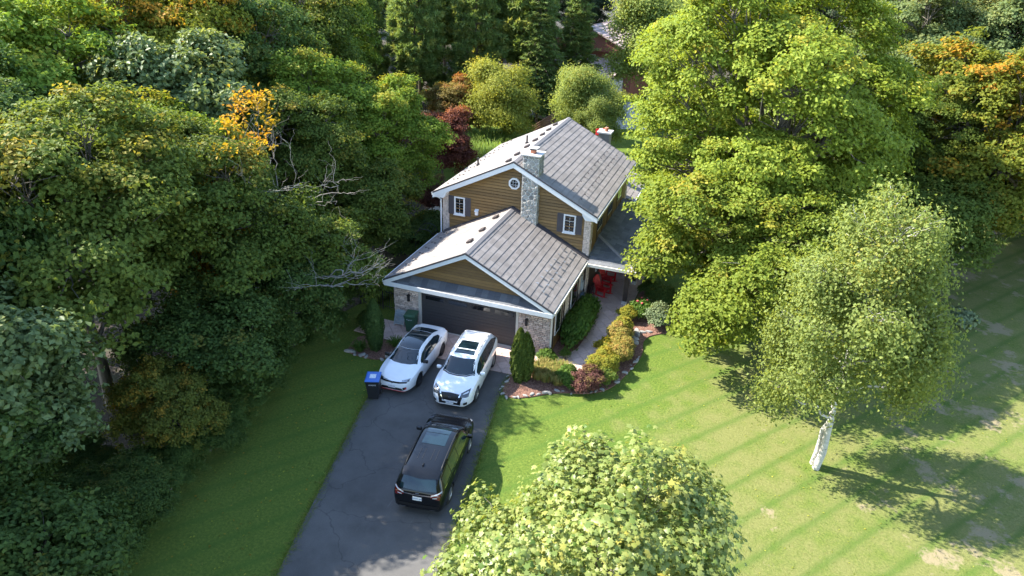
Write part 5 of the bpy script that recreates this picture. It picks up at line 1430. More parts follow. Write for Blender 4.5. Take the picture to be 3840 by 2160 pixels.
place_tree('spruce_tree', cs, ws, (-12.4, 49.5, 0), 2.5, 'tall loose spruce tree beside the driveway of the far red house', 'tree', None, 1.05, LM['pine'])
# ---- ornamental trees behind the house
A, W = broadleaf(81, 9, 5.2, 2.7, 3.9, 10, 330, 80, .5, .14, .75, trunk_r=.1, hang=.3, upb=.4, inner=.25, forks=2, gap=.15)
cy, wy = crown_mesh('crown', A, LM['yellow']), wood_mesh('trunk', W, MAT['bark_birch'])
place_tree('birch_tree', cy, wy, (-13.4, 29.0, 0), .3, 'yellow-leaved birch tree between the grass clump and the pines', sc=.97)
place_tree('birch_tree', cy, wy, (-7.6, 33.5, 0), 2.0, 'pale green birch tree behind the main roof in front of the far red house', sc=.92, leaf=LM['birch'])
place_tree('birch_tree', cy, wy, (-5.2, 32.0, 0), 4.0, 'pale birch tree next to the rear chimney', sc=.72, leaf=LM['birch'])
place_tree('weeping_birch', cy, wy, (-4.0, 47.5, 0), 1.0, 'tall weeping birch tree right of the far red house', sc=1.6, leaf=LM['birch'])
A, W = broadleaf(82, 6, 3.5, 2.3, 3.0, 9, 260, 80, .42, .14, .5, trunk_r=.1, upb=.6)
cr_, wr_ = crown_mesh('crown', A, LM['red']), wood_mesh('trunk', W, MAT['bark'])
place_tree('japanese_maple', cr_, wr_, (-14.4, 19.2, 0), .3, 'dark red Japanese maple tree left of the ornamental grass', sc=1.0)
place_tree('ornamental_tree', cr_, wr_, (-17.6, 28.5, 0), 1.4, 'bronze-green bushy tree behind the red Japanese maple', sc=1.05, leaf=LM['bronze'])
place_tree('ornamental_tree', cr_, wr_, (-19.6, 21.0, 0), 2.9, 'dark bushy tree between the red Japanese maple and the pines', sc=1.0, leaf=LM['dark'])
place_tree('purple_shrub', cr_, wr_, (-12.6, 13.6, 0), .9, 'dusky purple shrub under the ash tree beside the dirt path', 'shrub', None, .48, LM['plum'])
place_tree('red_shrub', cr_, wr_, (-5.4, 26.5, 0), .9, 'small orange-red shrub behind the main roof', 'shrub', None, .5, LM['red'])
# ---- far wood
GF = 'far trees closing the view behind the far red house'
r = rnd(91); k = 0
far = []
for y0, n, x0, x1 in ((56, 9, -62, -24), (66, 12, -75, 8), (78, 12, -80, 34), (92, 13, -85, 60), (110, 13, -60, 100)):
    for i in range(n):
        x = x0 + (x1 - x0) * (i + .5) / n + r.normal() * 1.2; y = y0 + r.normal() * 1.6
        if -24 < x < -3 and y < 78: continue
        if x < -30 and y < 61: continue
        far.append((x, y))
for (x, y) in far:
    cm, wm, h0 = ((c1, w1, 12.1), (c2, w2, 11), (cs, ws, 16), (c1, w1, 12.1))[k % 4]; k += 1
    h = 15 + r.uniform(-1.5, 3) if x < 10 else 16 + r.uniform(-2, 2)
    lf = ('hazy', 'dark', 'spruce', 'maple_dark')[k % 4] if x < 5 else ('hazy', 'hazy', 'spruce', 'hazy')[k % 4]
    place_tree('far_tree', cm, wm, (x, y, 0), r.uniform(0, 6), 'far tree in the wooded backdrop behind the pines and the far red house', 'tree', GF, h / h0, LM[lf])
GD = 'deep trees of the left wood'
for i in range(16):
    x = -27 - (i % 4) * 6.5 + r.normal() * 1.2; y = 10 + (i // 4) * 7.0 + (i % 4) * 2.5 + r.normal() * 1.2
    if y > 27: continue
    cm, wm, h0 = ((c1, w1, 12.1), (c2, w2, 11))[i % 2]
    place_tree('wood_tree', cm, wm, (x, y, 0), r.uniform(0, 6), 'leafy tree in the deep left wood between the poplar and the blue-green pines', 'tree', GD, r.uniform(13, 15.5) / h0, LM[('dark', 'maple_dark', 'ash')[i % 3]])
GRt = 'far trees beyond the right lawn'
for i in range(12):
    x = 20 + (i % 6) * 7 + r.normal(); y = 44 + (i // 6) * 14 + r.normal() * 2 + (i % 6) * 3
    cm, wm, h0 = ((c1, w1, 12.1), (c2, w2, 11))[i % 2]
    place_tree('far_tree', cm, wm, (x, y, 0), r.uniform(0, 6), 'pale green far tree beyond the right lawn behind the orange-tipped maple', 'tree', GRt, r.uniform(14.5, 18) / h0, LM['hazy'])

# trees beside the road, left of the view: their shade covers the driveway
for i, (x, y, h) in enumerate(((-13.5, -22.5, 12.5), (-16.5, -28, 13), (-11.5, -31, 12.5))):
    lt(c1, w1, x, y, h, 12.1, 'maple_dark', i * 1.9, 'maple tree shading the driveway near the road', 'maple_tree', 'maples by the road')
# shrubs and low trees filling the right lawn edge
for i, (x, y, h, lab) in enumerate(((27, 33, 6, 'low bushy tree left of the half-seen maple at the right lawn edge'), (33, 31, 6.5, 'low bushy tree right of the half-seen maple at the right lawn edge'), (24.5, 27.5, 5.5, 'low bushy tree behind the orange-tipped maple trunk'), (38, 36, 7.5, 'low bushy tree farthest along the right lawn edge'))):
    lt(c4, w4, x, y, h, 6.4, ('maple_dark', 'ash', 'dark', 'hazy')[i], i * 1.1, lab, 'bushy_tree', wide=1.3)

lt(c4, w4, 17.8, 15.8, 7.0, 6.4, 'maple_dark', 2.2, 'shaded low maple between the birch and the orange-tipped maple trunk', 'maple_tree', wide=1.1)
for i in range(5):
    x = -33 + i * 3.8 + r.normal() * .4; y = 52 + r.normal() * 1.0 - i * .2
    place_tree('pine_tree', *((cp, wp) if i % 2 else (cp2, wp2)), (x, y, 0), i * 1.7, 'darker pine tree standing in the second row behind the sunlit pines', 'tree', 'second row of pines', r.uniform(1.2, 1.35))
for i in range(24):
    x = -36 + (i % 14) * 1.9 + r.normal() * .5; y = (44.5 if i < 14 else 50.5) + r.normal() * .8
    lt(c4, w4, x, y, r.uniform(2.2, 3.2), 6.4, 'dark', i * 1.3, 'dark undergrowth bush among the pine trunks', 'undergrowth_bush', 'undergrowth bushes among the pines')

for i, (x, y) in enumerate(((-12.4, -14.6), (-11.6, -15.8), (-9.6, -15.2), (-9.7, -13.6), (-9.9, -11.4), (-10.4, -9.0), (-10.9, -6.6), (-11.2, -3.2), (-9.3, -17.2), (-9.8, -10.2), (-10.6, -7.8), (-11.3, -1.4))):
    lt(c4, w4, x, y, 2.0 + .25 * (i % 3), 6.4, 'dark', i * 1.7, 'low dark bush in the undergrowth at the lawn side of the wood', 'edge_bush', 'undergrowth bushes at the lawn side of the wood', wide=1.25)
# ------------------------------------------------------------------ paving, beds
rg = random.Random(5)
apron = [(-9.6, -.02), (-9.6, -1.6), (-7.3, -1.75), (-6.62, -2.2), (-6.6, -2.26), (-1.0, -2.26), (-.95, -1.05), (0.2, -1.1), (1.9, -1.0), (2.2, -.3), (2.05, .9), (2.15, 2.2), (2.5, 4.1), (2.42, 5.4), (2.75, 6.2), (2.75, 15.2), (.2, 15.2), (.2, 6.1), (.55, 5.5), (1.2, 5.1), (1.28, 3.4), (1.18, 2.0), (1.1, 1.0), (.7, .2), (.3, -.12), (.12, -.02)]
pav = sheet('walkway', apron, -.06, .026, MAT['joint'])
q = .5; ca, sa = math.cos(rad(40)), math.sin(rad(40)); npv = 0
A_ = apron if poly_area(apron) > 0 else apron[::-1]
for i in range(-45, 45):
    for k in range(-45, 45):
        off = .25 if i % 2 else 0
        sq = [(i * q + a, k * q + off + b) for a, b in ((.008, .008), (q - .008, .008), (q - .008, q - .008), (.008, q - .008))]
        sq = [(a * ca - b * sa - 2, a * sa + b * ca + 3) for a, b in sq]
        if not any(in_poly(a, b, A_) for a, b in sq): continue
        cl = clip_poly(A_, sq)
        if len(cl) < 3 or abs(poly_area(cl)) < .012: continue
        z = .044 + rg.uniform(-.002, .003)
        MB().prism([(a, b, .02) for a, b in cl], (0, 0, z - .02)).build('paver', MAT['paver'], pav); npv += 1
def bed(name, P, h=.05):
    P = smooth_poly(P, 2)
    return sheet(name, P, -.05, h, MAT['mulch'])
bed('mulch_bed', [(-9.2, -1.7), (-9.0, -3.4), (-8.2, -3.55), (-7.1, -3.5), (-6.72, -2.8), (-6.85, -2.0), (-7.4, -1.8)])
bed('mulch_bed', [(-1.0, -1.1), (-1.12, -2.3), (-1.1, -3.6), (-.6, -4.0), (.2, -3.6), (1.2, -2.75), (2.5, -2.4), (3.4, -1.6), (3.9, .3), (4.2, 1.8), (3.9, 3.3), (4.6, 4.1), (5.5, 4.6), (5.6, 8.0), (2.8, 9.2), (2.8, 6.0), (2.45, 5.2), (2.55, 4.0), (2.2, 2.2), (2.1, .9), (2.25, -.2), (1.95, -1.05), (.2, -1.14)])
bed('mulch_bed', [(.0, .02), (.3, -.1), (.7, .2), (1.1, 1.0), (1.2, 2.0), (1.28, 3.4), (1.18, 5.1), (.55, 5.45), (.2, 6.0), (.0, 6.0)], .048)
sheet('gravel_yard', [(-13.5, 14.5), (-10.2, 10), (-9.4, 10), (-9.2, 17), (-10, 30), (-12, 34), (-15.5, 30), (-14.2, 20)], -.04, .012, simple('gravel', (0.4, 0.36, 0.3), .9, .25, 10, bmp=.5))
sheet('far_driveway', [(-19, 47), (-10, 43), (-3, 46), (-2, 56), (-17, 62)], -.04, .012, simple('pale_concrete', (0.55, 0.52, 0.48), .85, .2, 2))

# ------------------------------------------------------------------ edging rocks
def rock_mesh(seed, sx_, sy_, sz_):
    r = random.Random(seed); bm = bmesh.new(); bmesh.ops.create_icosphere(bm, subdivisions=2, radius=.5)
    for v in bm.verts:
        d = 1 + .28 * math.sin(v.co.x * 7 + seed) * math.cos(v.co.y * 6 + seed * 2) + r.uniform(-.08, .08)
        v.co = Vector((v.co.x * sx_ * d, v.co.y * sy_ * d, max(-.3, min(.34, v.co.z * 1.2)) * sz_))
    me = bpy.data.meshes.new('rock'); bm.to_mesh(me); bm.free(); me.materials.append(MAT['rock']); return me
RM_ = [rock_mesh(i, 1, .62, .8) for i in range(6)]
def rocks(pts, group, label, s0=.16, s1=.34):
    for (x, y) in pts:
        s = rg.uniform(s0 * .8, s1 * 1.2)
        if rg.random() < .1: continue
        o = link('edging_rock', rg.choice(RM_), None, None, (x + rg.uniform(-.08, .08), y + rg.uniform(-.08, .08), .03 + s * .12)); o.scale = (s * 1.3, s, s * .9); o.rotation_euler = (rg.uniform(-.1, .1), rg.uniform(-.1, .1), rg.uniform(0, 6.28))
        tag(o, label, 'rock', group)
def along(P, step):
    out = []
    for i in range(len(P) - 1):
        a, b = Vector(P[i]), Vector(P[i + 1]); n = max(1, int((b - a).length / step))
        out += [tuple(a.lerp(b, k / n)) for k in range(n)]
    return out
rocks(along([(-8.9, -3.35), (-8.1, -3.5), (-7.1, -3.42), (-6.8, -2.8), (-6.8, -2.1)], .27), 'rocks edging the bed by the left cone cedar', 'pale edging rock around the mulch bed of the left cone cedar', .18, .34)
rocks(along([(-1.12, -2.4), (-1.15, -3.5), (-.7, -3.95), (.1, -3.6), (1.2, -2.75), (2.4, -2.4), (3.2, -1.7)], .26), 'rocks edging the front lawn bed', 'grey edging rock between the lawn and the bed of the right cone cedar', .12, .24)
rocks(along([(3.5, -1.1), (3.85, .3), (4.05, 1.8)], .3), 'rocks edging the golden shrub bed', 'grey edging rock on the lawn side of the golden shrubs', .12, .24)
rocks([(3.55, 2.6), (3.5, 3.1), (3.6, 3.55), (3.8, 3.9), (4.1, 4.05), (3.2, 3.2)], 'flat rocks by the rose bed', 'flat pale rock in the rose bed beside the walkway', .3, .5)
o = link('boulder', rock_mesh(33, 1, .8, .9), None, None, (4.0, 7.6, .2)); o.scale = (1.1, .9, .8); tag(o, 'large grey boulder under the maple beside the porch', 'rock')

# ------------------------------------------------------------------ shrubs
def shrub(name, loc, rx, rz, label, leaf, seed, ls=.06, ncl=150, nl=60, rc=.16, group=None, flat=.8, upb=.6, zc=None, ry=None, nlobe=7):
    nl = int(nl * .68); ls = ls * 1.16
    zc = rz * .82 if zc is None else zc
    A, W = broadleaf(seed, rz * 2, zc, rx, rz, nlobe, ncl, nl, rc, ls, flat, trunk_r=.03, upb=upb, inner=.3, twigs=.2, core=.75, lobe_r=(.35, .5))
    o = empty(name, loc, 0, label, 'shrub', group)
    if ry: o.scale = (1, ry / rx, 1)
    c_ = link('foliage', crown_mesh('foliage', A, LM[leaf] if isinstance(leaf, str) else leaf), None, o)
    link('stems', wood_mesh('stems', W, MAT['bark']), None, o)
    return o
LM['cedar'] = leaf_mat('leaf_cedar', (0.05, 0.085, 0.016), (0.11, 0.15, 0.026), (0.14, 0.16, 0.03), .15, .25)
LM['cedar_dark'] = leaf_mat('leaf_cedar_shaded', (0.035, 0.075, 0.022), (0.085, 0.14, 0.035), (0.1, 0.14, 0.04), .15, .3)  # darker copy of the cedar leaf, shade put into its colour
LM['golden'] = leaf_mat('leaf_golden_thuja', (0.15, 0.16, 0.02), (0.26, 0.25, 0.03), (0.33, 0.24, 0.03), .2, .3)
LM['goldbrown'] = leaf_mat('leaf_burnt_thuja', (0.17, 0.155, 0.035), (0.29, 0.25, 0.055), (0.36, 0.23, 0.065), .3, .3)
LM['lush'] = leaf_mat('leaf_lush', (0.055, 0.11, 0.018), (0.12, 0.2, 0.03), (0.12, 0.16, 0.03), .1, .35)
LM['sage'] = leaf_mat('leaf_sage', (0.12, 0.17, 0.08), (0.25, 0.3, 0.16), (0.3, 0.3, 0.12), .1, .3)

def cone_cedar(seed, H, R_, leaf, tips=((0, 0, 1.0),)):
    r = rnd(seed); Vs = []; Fs = []; base = 0; var = []; tint = []
    for (dx, dy, s) in tips:
        n = int(15000 * s); h = r.random(n) ** .8
        prof = np.sin(np.clip(h * 1.25 + .32, 0, np.pi / 2)) * np.clip((1 - h) / .75, 0, 1) ** .62 * 1.02
        th = r.uniform(0, 2 * np.pi, n); lump = 1 + .11 * np.sin(th * 5 + h * 9) + .08 * np.sin(th * 11 - h * 31)
        rr = R_ * s ** .7 * prof * lump * r.uniform(.8, 1.05, n)
        pos = np.stack([dx + rr * np.cos(th), dy + rr * np.sin(th), .04 + h * H * s], 1)
        outw = np.stack([np.cos(th), np.sin(th), np.full(n, .25)], 1)
        nrm = unit(outw + r.normal(size=(n, 3)) * .45)
        up_ = np.array([0, 0, 1.]) + r.normal(size=(n, 3)) * .35; t = unit(up_ - nrm * (up_ * nrm).sum(1)[:, None]); b = np.cross(nrm, t)
        sz = r.uniform(.05, .1, (n, 1))
        V = np.stack([pos - t * sz * .5, pos + b * sz * .35, pos + t * sz * .8 + nrm * sz * .2, pos - b * sz * .35], 1).reshape(-1, 3)
        i = np.arange(n)[:, None] * 4; F = np.concatenate([i + [0, 1, 2], i + [0, 2, 3]], 1).reshape(-1, 3) + base; base += len(V)
        Vs.append(V); Fs.append(F); var.append(np.repeat(np.clip(r.normal(.5, .25, n), 0, 1), 2)); tint.append(np.repeat(np.clip(h * .3 + r.random(n) * .7, 0, 1), 2))
    return np_mesh('foliage', np.concatenate(Vs), [np.concatenate(Fs)], LM[leaf], False, {'var': np.concatenate(var), 'tint': np.concatenate(tint)})
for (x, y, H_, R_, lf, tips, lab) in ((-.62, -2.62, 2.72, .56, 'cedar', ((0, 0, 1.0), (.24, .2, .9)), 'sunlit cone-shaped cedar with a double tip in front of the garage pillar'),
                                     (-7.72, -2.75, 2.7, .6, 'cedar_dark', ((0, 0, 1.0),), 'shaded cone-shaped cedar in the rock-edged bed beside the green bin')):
    o = empty('cone_cedar', (x, y, 0), 0, lab, 'shrub', 'cone cedars flanking the driveway')
    link('foliage', cone_cedar(7, H_, R_, lf, tips), None, o)
    MB().tube([(0, 0, -.1), (0, 0, H_ * .7)], [.06, .02], 7).build('trunk', MAT['bark'], o)
shrub('ground_shrub', (.72, 3.1, 0), .55, .5, 'long dark green leafy shrub filling the bed along the garage side', 'lush', 101, .09, 330, 60, .2, ry=1.75)
shrub('corner_shrub', (.05, -.62, 0), .38, .3, 'low dark green shrub at the front corner of the garage', 'lush', 102, .07, 110, 60, .14)
shrub('corner_shrub', (.82, -.1, 0), .32, .2, 'low fern-like green plant beside the walkway entrance', 'lush', 103, .06, 90, 50, .13)
shrub('golden_shrub', (2.72, -.35, 0), .66, .56, 'rounded bright yellow-green shrub at the walkway bend', 'golden', 104, .06, 330, 70, .14)
G5 = 'burnt golden shrubs along the walkway'
shrub('golden_shrub', (3.2, .75, 0), .54, .5, 'rounded shrub with burnt orange-brown side next to the bright yellow-green shrub', 'goldbrown', 105, .06, 280, 70, .14)
shrub('golden_shrub', (3.15, 1.65, 0), .48, .46, 'rounded straw-gold shrub in the middle of the clipped shrub row', 'goldbrown', 106, .06, 240, 70, .14)
shrub('golden_shrub', (2.85, 2.55, 0), .5, .52, 'rounded pale gold shrub near the upper end of the clipped row', 'goldbrown', 107, .06, 260, 70, .14)
shrub('golden_shrub', (2.95, 3.05, 0), .4, .62, 'small yellow-green shrub at the end of the clipped row by the flat rocks', 'golden', 108, .06, 140, 70, .13)
shrub('leafy_plant', (2.35, 1.25, 0), .36, .35, 'yellow-green broad-leaved plant between the walkway and the golden shrubs', 'golden', 109, .12, 60, 40, .15, upb=.3)
shrub('ball_shrub', (2.82, 4.75, 0), .42, .4, 'small bright green ball-shaped shrub below the rose bush', 'golden', 110, .05, 170, 70, .12)
shrub('barberry', (2.35, -1.95, 0), .66, .52, 'dark purple-brown barberry shrub at the lawn corner of the bed', 'plum', 111, .055, 240, 70, .14)
shrub('leafy_shrub', (1.45, -2.0, 0), .45, .42, 'green leafy shrub between the golden daylilies and the barberry', 'lush', 112, .07, 150, 60, .14)
shrub('leafy_shrub', (3.05, -1.25, 0), .36, .34, 'loose green shrub between the barberry and the bright yellow-green shrub', 'olive', 113, .06, 110, 50, .14)
ro = shrub('rose_bush', (3.4, 5.5, 0), .5, .5, 'rose bush with pink-red flowers beside the walkway', 'lush', 114, .08, 110, 40, .18)
for (dx, dy, dz) in ((-.25, -.1, .95), (.0, -.2, .92), (.2, .1, 1.0), (-.1, .2, 1.02)):
    MB().lathe([(.001, -.04), (.05, -.02), (.06, .02), (.03, .045), (.001, .03)], (dx, dy, dz), 8).build('flower', simple('rose_petal', (0.6, 0.08, 0.1), .6), ro, True)
shrub('sage_shrub', (4.35, 4.9, 0), .6, .6, 'pale grey-green shrub at the rose bed edge', 'sage', 115, .08, 170, 50, .18)
shrub('sage_shrub', (2.95, 5.45, 0), .25, .3, 'small silvery plant between the rose bush and the ball shrub', 'sage', 116, .07, 60, 40, .12)
shrub('dark_shrub', (4.6, 6.9, 0), .9, .6, 'dark green spreading shrub under the maple beside the porch', 'dark', 117, .08, 260, 60, .2)
shrub('dark_shrub', (3.5, 8.0, 0), .6, .45, 'low dark shrub between the porch post and the boulder', 'dark', 118, .08, 140, 60, .18)
shrub('yew_bush', (-11.4, 7.6, 0), 1.35, 1.15, 'large dark green layered bush left of the garage roof', 'dark', 119, .12, 260, 60, .3, flat=.4)
shrub('yew_bush', (-11.2, 10.2, 0), 1.2, 1.0, 'dark green layered bush behind the iron arbour', 'dark', 120, .12, 200, 60, .3, flat=.4)
shrub('light_shrub', (-10.0, 3.1, 0), .7, .5, 'bright green feathery plant beside the garage eave', 'ash', 121, .1, 170, 50, .2, upb=.2)
shrub('path_shrub', (-13.0, 17.2, 0), .8, .7, 'green shrub beside the gravel yard under the Japanese maple', 'lush', 122, .1, 200, 50, .22)
shrub('hosta_clump', (19.4, 11.6, 0), .6, .35, 'clump of pale blue-green hostas at the right lawn edge', 'sage', 123, .2, 50, 30, .25, upb=.4)
shrub('stone_side_shrub', (-9.0, -1.2, 0), .45, .4, 'dark leafy plant between the left cone cedar and the wood', 'dark', 124, .09, 120, 50, .16)

def blades(name, loc, n, H_, spread, leaf, seed, label, cat, arch=.5, w=.03, group=None):
    r = rnd(seed); th = r.uniform(0, 6.28, n); d = np.stack([np.cos(th), np.sin(th), np.zeros(n)], 1); b0 = d * (r.random((n, 1)) ** .7) * spread * .45; h = H_ * r.uniform(.65, 1.1, (n, 1)); out_ = arch * h * r.uniform(.4, 1.3, (n, 1))
    sd = np.stack([-np.sin(th), np.cos(th), np.zeros(n)], 1) * w
    Z = np.array([[0, 0, 1.]])
    p0 = b0; p1 = b0 + d * out_ * .25 + Z * h * .6; p2 = b0 + d * out_ * .7 + Z * h * .92; p3 = b0 + d * out_ * 1.25 + Z * h * .72
    V = np.stack([p0 - sd, p0 + sd, p1 - sd, p1 + sd, p2 - sd * .8, p2 + sd * .8, p3], 1).reshape(-1, 3)
    i = np.arange(n)[:, None] * 7
    F = np.concatenate([i + [0, 1, 3], i + [0, 3, 2], i + [2, 3, 5], i + [2, 5, 4], i + [4, 5, 6]], 1).reshape(-1, 3)
    o = link(name, np_mesh(name, V, [F], LM[leaf], False, {'var': np.repeat(np.clip(r.normal(.5, .25, n), 0, 1), 5), 'tint': np.repeat(r.random(n), 5)}), None, None, loc)
    return tag(o, label, cat, group)
LM['straw'] = leaf_mat('leaf_daylily_straw', (0.24, 0.19, 0.05), (0.38, 0.31, 0.1), (0.16, 0.2, 0.04), .35, .35)
LM['grass_green'] = leaf_mat('leaf_tall_grass', (0.1, 0.17, 0.03), (0.2, 0.28, 0.06), (0.25, 0.28, 0.07), .1, .4)
GDL = 'straw-coloured daylily clumps in the front bed'
for i, (x, y) in enumerate(((.15, -1.6), (.5, -2.05), (.75, -1.55), (1.05, -2.1), (.1, -2.0), (1.1, -1.45))):
    blades('daylily_clump', (x, y, .04), 330, .62, .62, 'straw', 200 + i, 'straw-coloured withering daylily clump between the right cone cedar and the barberry', 'plant', .6, .012, GDL)
blades('ornamental_grass', (-12.9, 25.6, 0), 2600, 2.9, 4.0, 'grass_green', 210, 'big bright green clump of tall arching ornamental grass behind the main roof', 'plant', .55, .022)
blades('daylily_leaves', (-7.0, -2.1, .04), 130, .4, .4, 'lush', 211, 'fresh green strap-leaved plant behind the left cone cedar', 'plant', .9, .018)
blades('daylily_leaves', (-8.35, -3.1, .04), 130, .42, .4, 'lush', 212, 'fresh green strap-leaved plant on the lawn side of the left cone cedar', 'plant', .9, .018)
blades('fern_clump', (-10.1, 1.9, 0), 260, .8, .8, 'grass_green', 213, 'light green fern clump by the iron fence', 'plant', .7, .03)

# ------------------------------------------------------------------ bins, ladder, ornaments, furniture
def wheelie(name, loc, rz, label, bcol, lcol, sc=1.0, lettering=None):
    b = empty(name, loc, rz, label, 'bin'); b.scale = (sc,) * 3
    def ring(w, d, z): return [(-w, -d, z), (w, -d, z), (w, d, z), (-w, d, z)]
    R_ = [ring(.21, .24, .06), ring(.22, .25, .12), ring(.285, .33, .92), ring(.3, .345, .93), ring(.3, .345, 1.0)]
    V = [p_ for q_ in R_ for p_ in q_]; F = [(0, 3, 2, 1), (16, 17, 18, 19)]
    for i in range(4):
        for k in range(4): F.append((i * 4 + k, i * 4 + (k + 1) % 4, i * 4 + 4 + (k + 1) % 4, i * 4 + 4 + k))
    MB().add(V, F).build('body', bcol, b, False, .012)
    lid = MB(); L0 = [(-.31, -.37, 1.005), (.31, -.37, 1.005), (.31, .37, 1.005), (-.31, .37, 1.005)]; L1 = [(-.31, -.37, 1.045), (.31, -.37, 1.045), (.31, .37, 1.06), (-.31, .37, 1.06)]; L2 = [(-.24, -.28, 1.075), (.24, -.28, 1.075), (.24, .29, 1.09), (-.24, .29, 1.09)]
    lid.add(L0 + L1 + L2, [(0, 3, 2, 1), (8, 9, 10, 11)] + [(k, (k + 1) % 4, 4 + (k + 1) % 4, 4 + k) for k in range(4)] + [(4 + k, 4 + (k + 1) % 4, 8 + (k + 1) % 4, 8 + k) for k in range(4)])
    lo = lid.build('lid', lcol, b, False, .012)
    MB().box(-.13, .13, -.16, .12, 1.08, 1.1).build('lid_panel', lcol if 'green' in name else simple('sticker', (0.6, 0.65, 0.7), .5, .3, 20), lo)
    MB().tube([(-.24, .4, .98), (.24, .4, .98)], .018, 6).tube([(-.22, .34, .98), (-.22, .4, .98)], .014, 5).tube([(.22, .34, .98), (.22, .4, .98)], .014, 5).build('handle', bcol, b)
    for sd in (-1, 1):
        MB().lathe([(.04, -.03), (.1, -.035), (.115, 0), (.1, .035), (.04, .03)], (0, 0, 0), 16, 'y').build('wheel', MAT['tyre'], b, True, 0, (sd * .25, .27, .115), rad(90))
    MB().tube([(-.26, .27, .115), (.26, .27, .115)], .015, 6).build('axle', MAT['black_metal'], b)
    if lettering:
        text(b, lettering[0], lettering[1], (0, -.345 + .0, .8), 0, lettering[2], 'lettering', (rad(96), 0, 0))
    return b
ink = simple('print_white', (0.7, 0.72, 0.74), .6)
wheelie('recycling_bin', (-5.93, -6.05, .024), rad(20), 'black wheeled bin with blue lid at the driveway edge', simple('bin_black', (0.018, 0.019, 0.022), .45), simple('bin_blue', (0.05, 0.15, 0.48), .35), .98, ('WASTE', .1, ink))
wheelie('green_bin', (-6.98, -.5, .046), rad(8), 'dark green wheeled bin standing against the garage wall', simple('bin_green', (0.03, 0.085, 0.05), .45), simple('bin_green_lid', (0.04, 0.1, 0.055), .4), .93, ('Organics', .085, ink))
# folding steps leaning on the wall
st = empty('step_ladder', (-7.78, -.3, .046), 0, 'grey metal step unit leaning on the brick wall beside the green bin', 'ladder')
sg_ = simple('steps_grey', (0.42, 0.46, 0.47), .5)
for xx in (-.26, .26):
    MB().obox((xx, .1, .36), (1, 0, 0), (0, .94, -.34), (0, .34, .94), .018, .05, .38).build('rail', sg_, st)
for k in range(4):
    z = .1 + k * .17
    MB().obox((0, .0 + z * .34, z), (1, 0, 0), (0, 1, 0), (0, 0, 1), .24, .075, .016).build('step', sg_, st)
    MB().obox((0, .06 + z * .34, z + .08), (1, 0, 0), (0, .94, -.34), (0, .34, .94), .24, .008, .06).build('riser', sg_, st)
# iron fence between the garage and the wood
fe = empty('iron_fence', (-9.2, 1.0, 0), 0, 'black iron picket fence with gate at the left garage wall', 'fence')
x = -1.5
while x < 1.05:
    MB().tube([(x, 0, .02), (x, 0, 1.12), (x, 0, 1.2)], [.013, .013, .002], 5).build('picket', MAT['black_metal'], fe); x += .13
for z in (.16, 1.02): MB().box(-1.55, 1.08, -.015, .015, z, z + .03).build('rail', MAT['black_metal'], fe)
for x in (-1.55, -.2, 1.05): MB().box(x - .03, x + .03, -.03, .03, 0, 1.3).build('post', MAT['black_metal'], fe)
# iron arbour
ar = empty('iron_arbour', (-9.9, 7.3, 0), rad(12), 'dark iron garden arbour beside the upper garage eave', 'arbour')
for yy in (-.5, .5):
    for xx in (-.55, .55): MB().tube([(xx, yy, 0), (xx, yy, 1.75)], .022, 6).build('post', MAT['black_metal'], ar)
    MB().tube([(.55 * math.cos(math.pi * k / 12), yy, 1.75 + .5 * math.sin(math.pi * k / 12)) for k in range(13)], .02, 6).build('arch', MAT['black_metal'], ar)
for k in range(9):
    a = math.pi * k / 8; MB().tube([(.55 * math.cos(a), -.5, 1.75 + .5 * math.sin(a)), (.55 * math.cos(a), .5, 1.75 + .5 * math.sin(a))], .012, 5).build('crossbar', MAT['black_metal'], ar)
for xx in (-.55, .55):
    for z in (.3, .6, .9, 1.2, 1.5): MB().tube([(xx, -.5, z), (xx, .5, z)], .012, 5).build('crossbar', MAT['black_metal'], ar)
# red adirondack rocking chairs on the porch
def red_chair(loc, rz, label):
    c_ = empty('rocking_chair', loc, rz, label, 'chair', 'red chairs on the porch'); R_ = MAT['red']
    for k in range(6): MB().box(-.28, .28, -.3 + k * .095, -.3 + k * .095 + .08, .36 - k * .018, .385 - k * .018).build('seat_slat', R_, c_)
    for k in range(5):
        x = -.24 + k * .12; hgt = 1.05 - abs(k - 2) * .06
        MB().prism([(x - .05, .24, .28), (x + .05, .24, .28), (x + .055, .52, hgt), (x - .055, .52, hgt)], (0, .022, .006)).build('back_slat', R_, c_)
    for sd in (-1, 1):
        MB().box(sd * .34 - .06, sd * .34 + .06, -.38, .32, .58, .605).build('armrest', R_, c_)
        MB().box(sd * .31 - .02, sd * .31 + .02, -.34, -.25, .06, .58).build('front_leg', R_, c_)
        MB().box(sd * .31 - .02, sd * .31 + .02, .2, .27, .06, .58).build('rear_leg', R_, c_)
        MB().prism([(sd * .31 - .018, -.5, .1), (sd * .31 - .018, -.2, .0), (sd * .31 - .018, .3, .0), (sd * .31 - .018, .62, .1), (sd * .31 - .018, .3, .07), (sd * .31 - .018, -.2, .07)], (.036, 0, 0)).build('rocker', R_, c_)
        MB().box(sd * .26 - .02, sd * .26 + .02, -.3, .3, .28, .34).build('side_rail', R_, c_)
    MB().box(-.3, .3, .5, .525, .7, .76).build('back_rail', R_, c_)
    return c_
red_chair((.95, 7.15, .046), rad(70), 'red wooden rocking chair at the open end of the porch')
red_chair((.9, 8.7, .046), rad(80), 'red wooden rocking chair deeper in the porch shade')
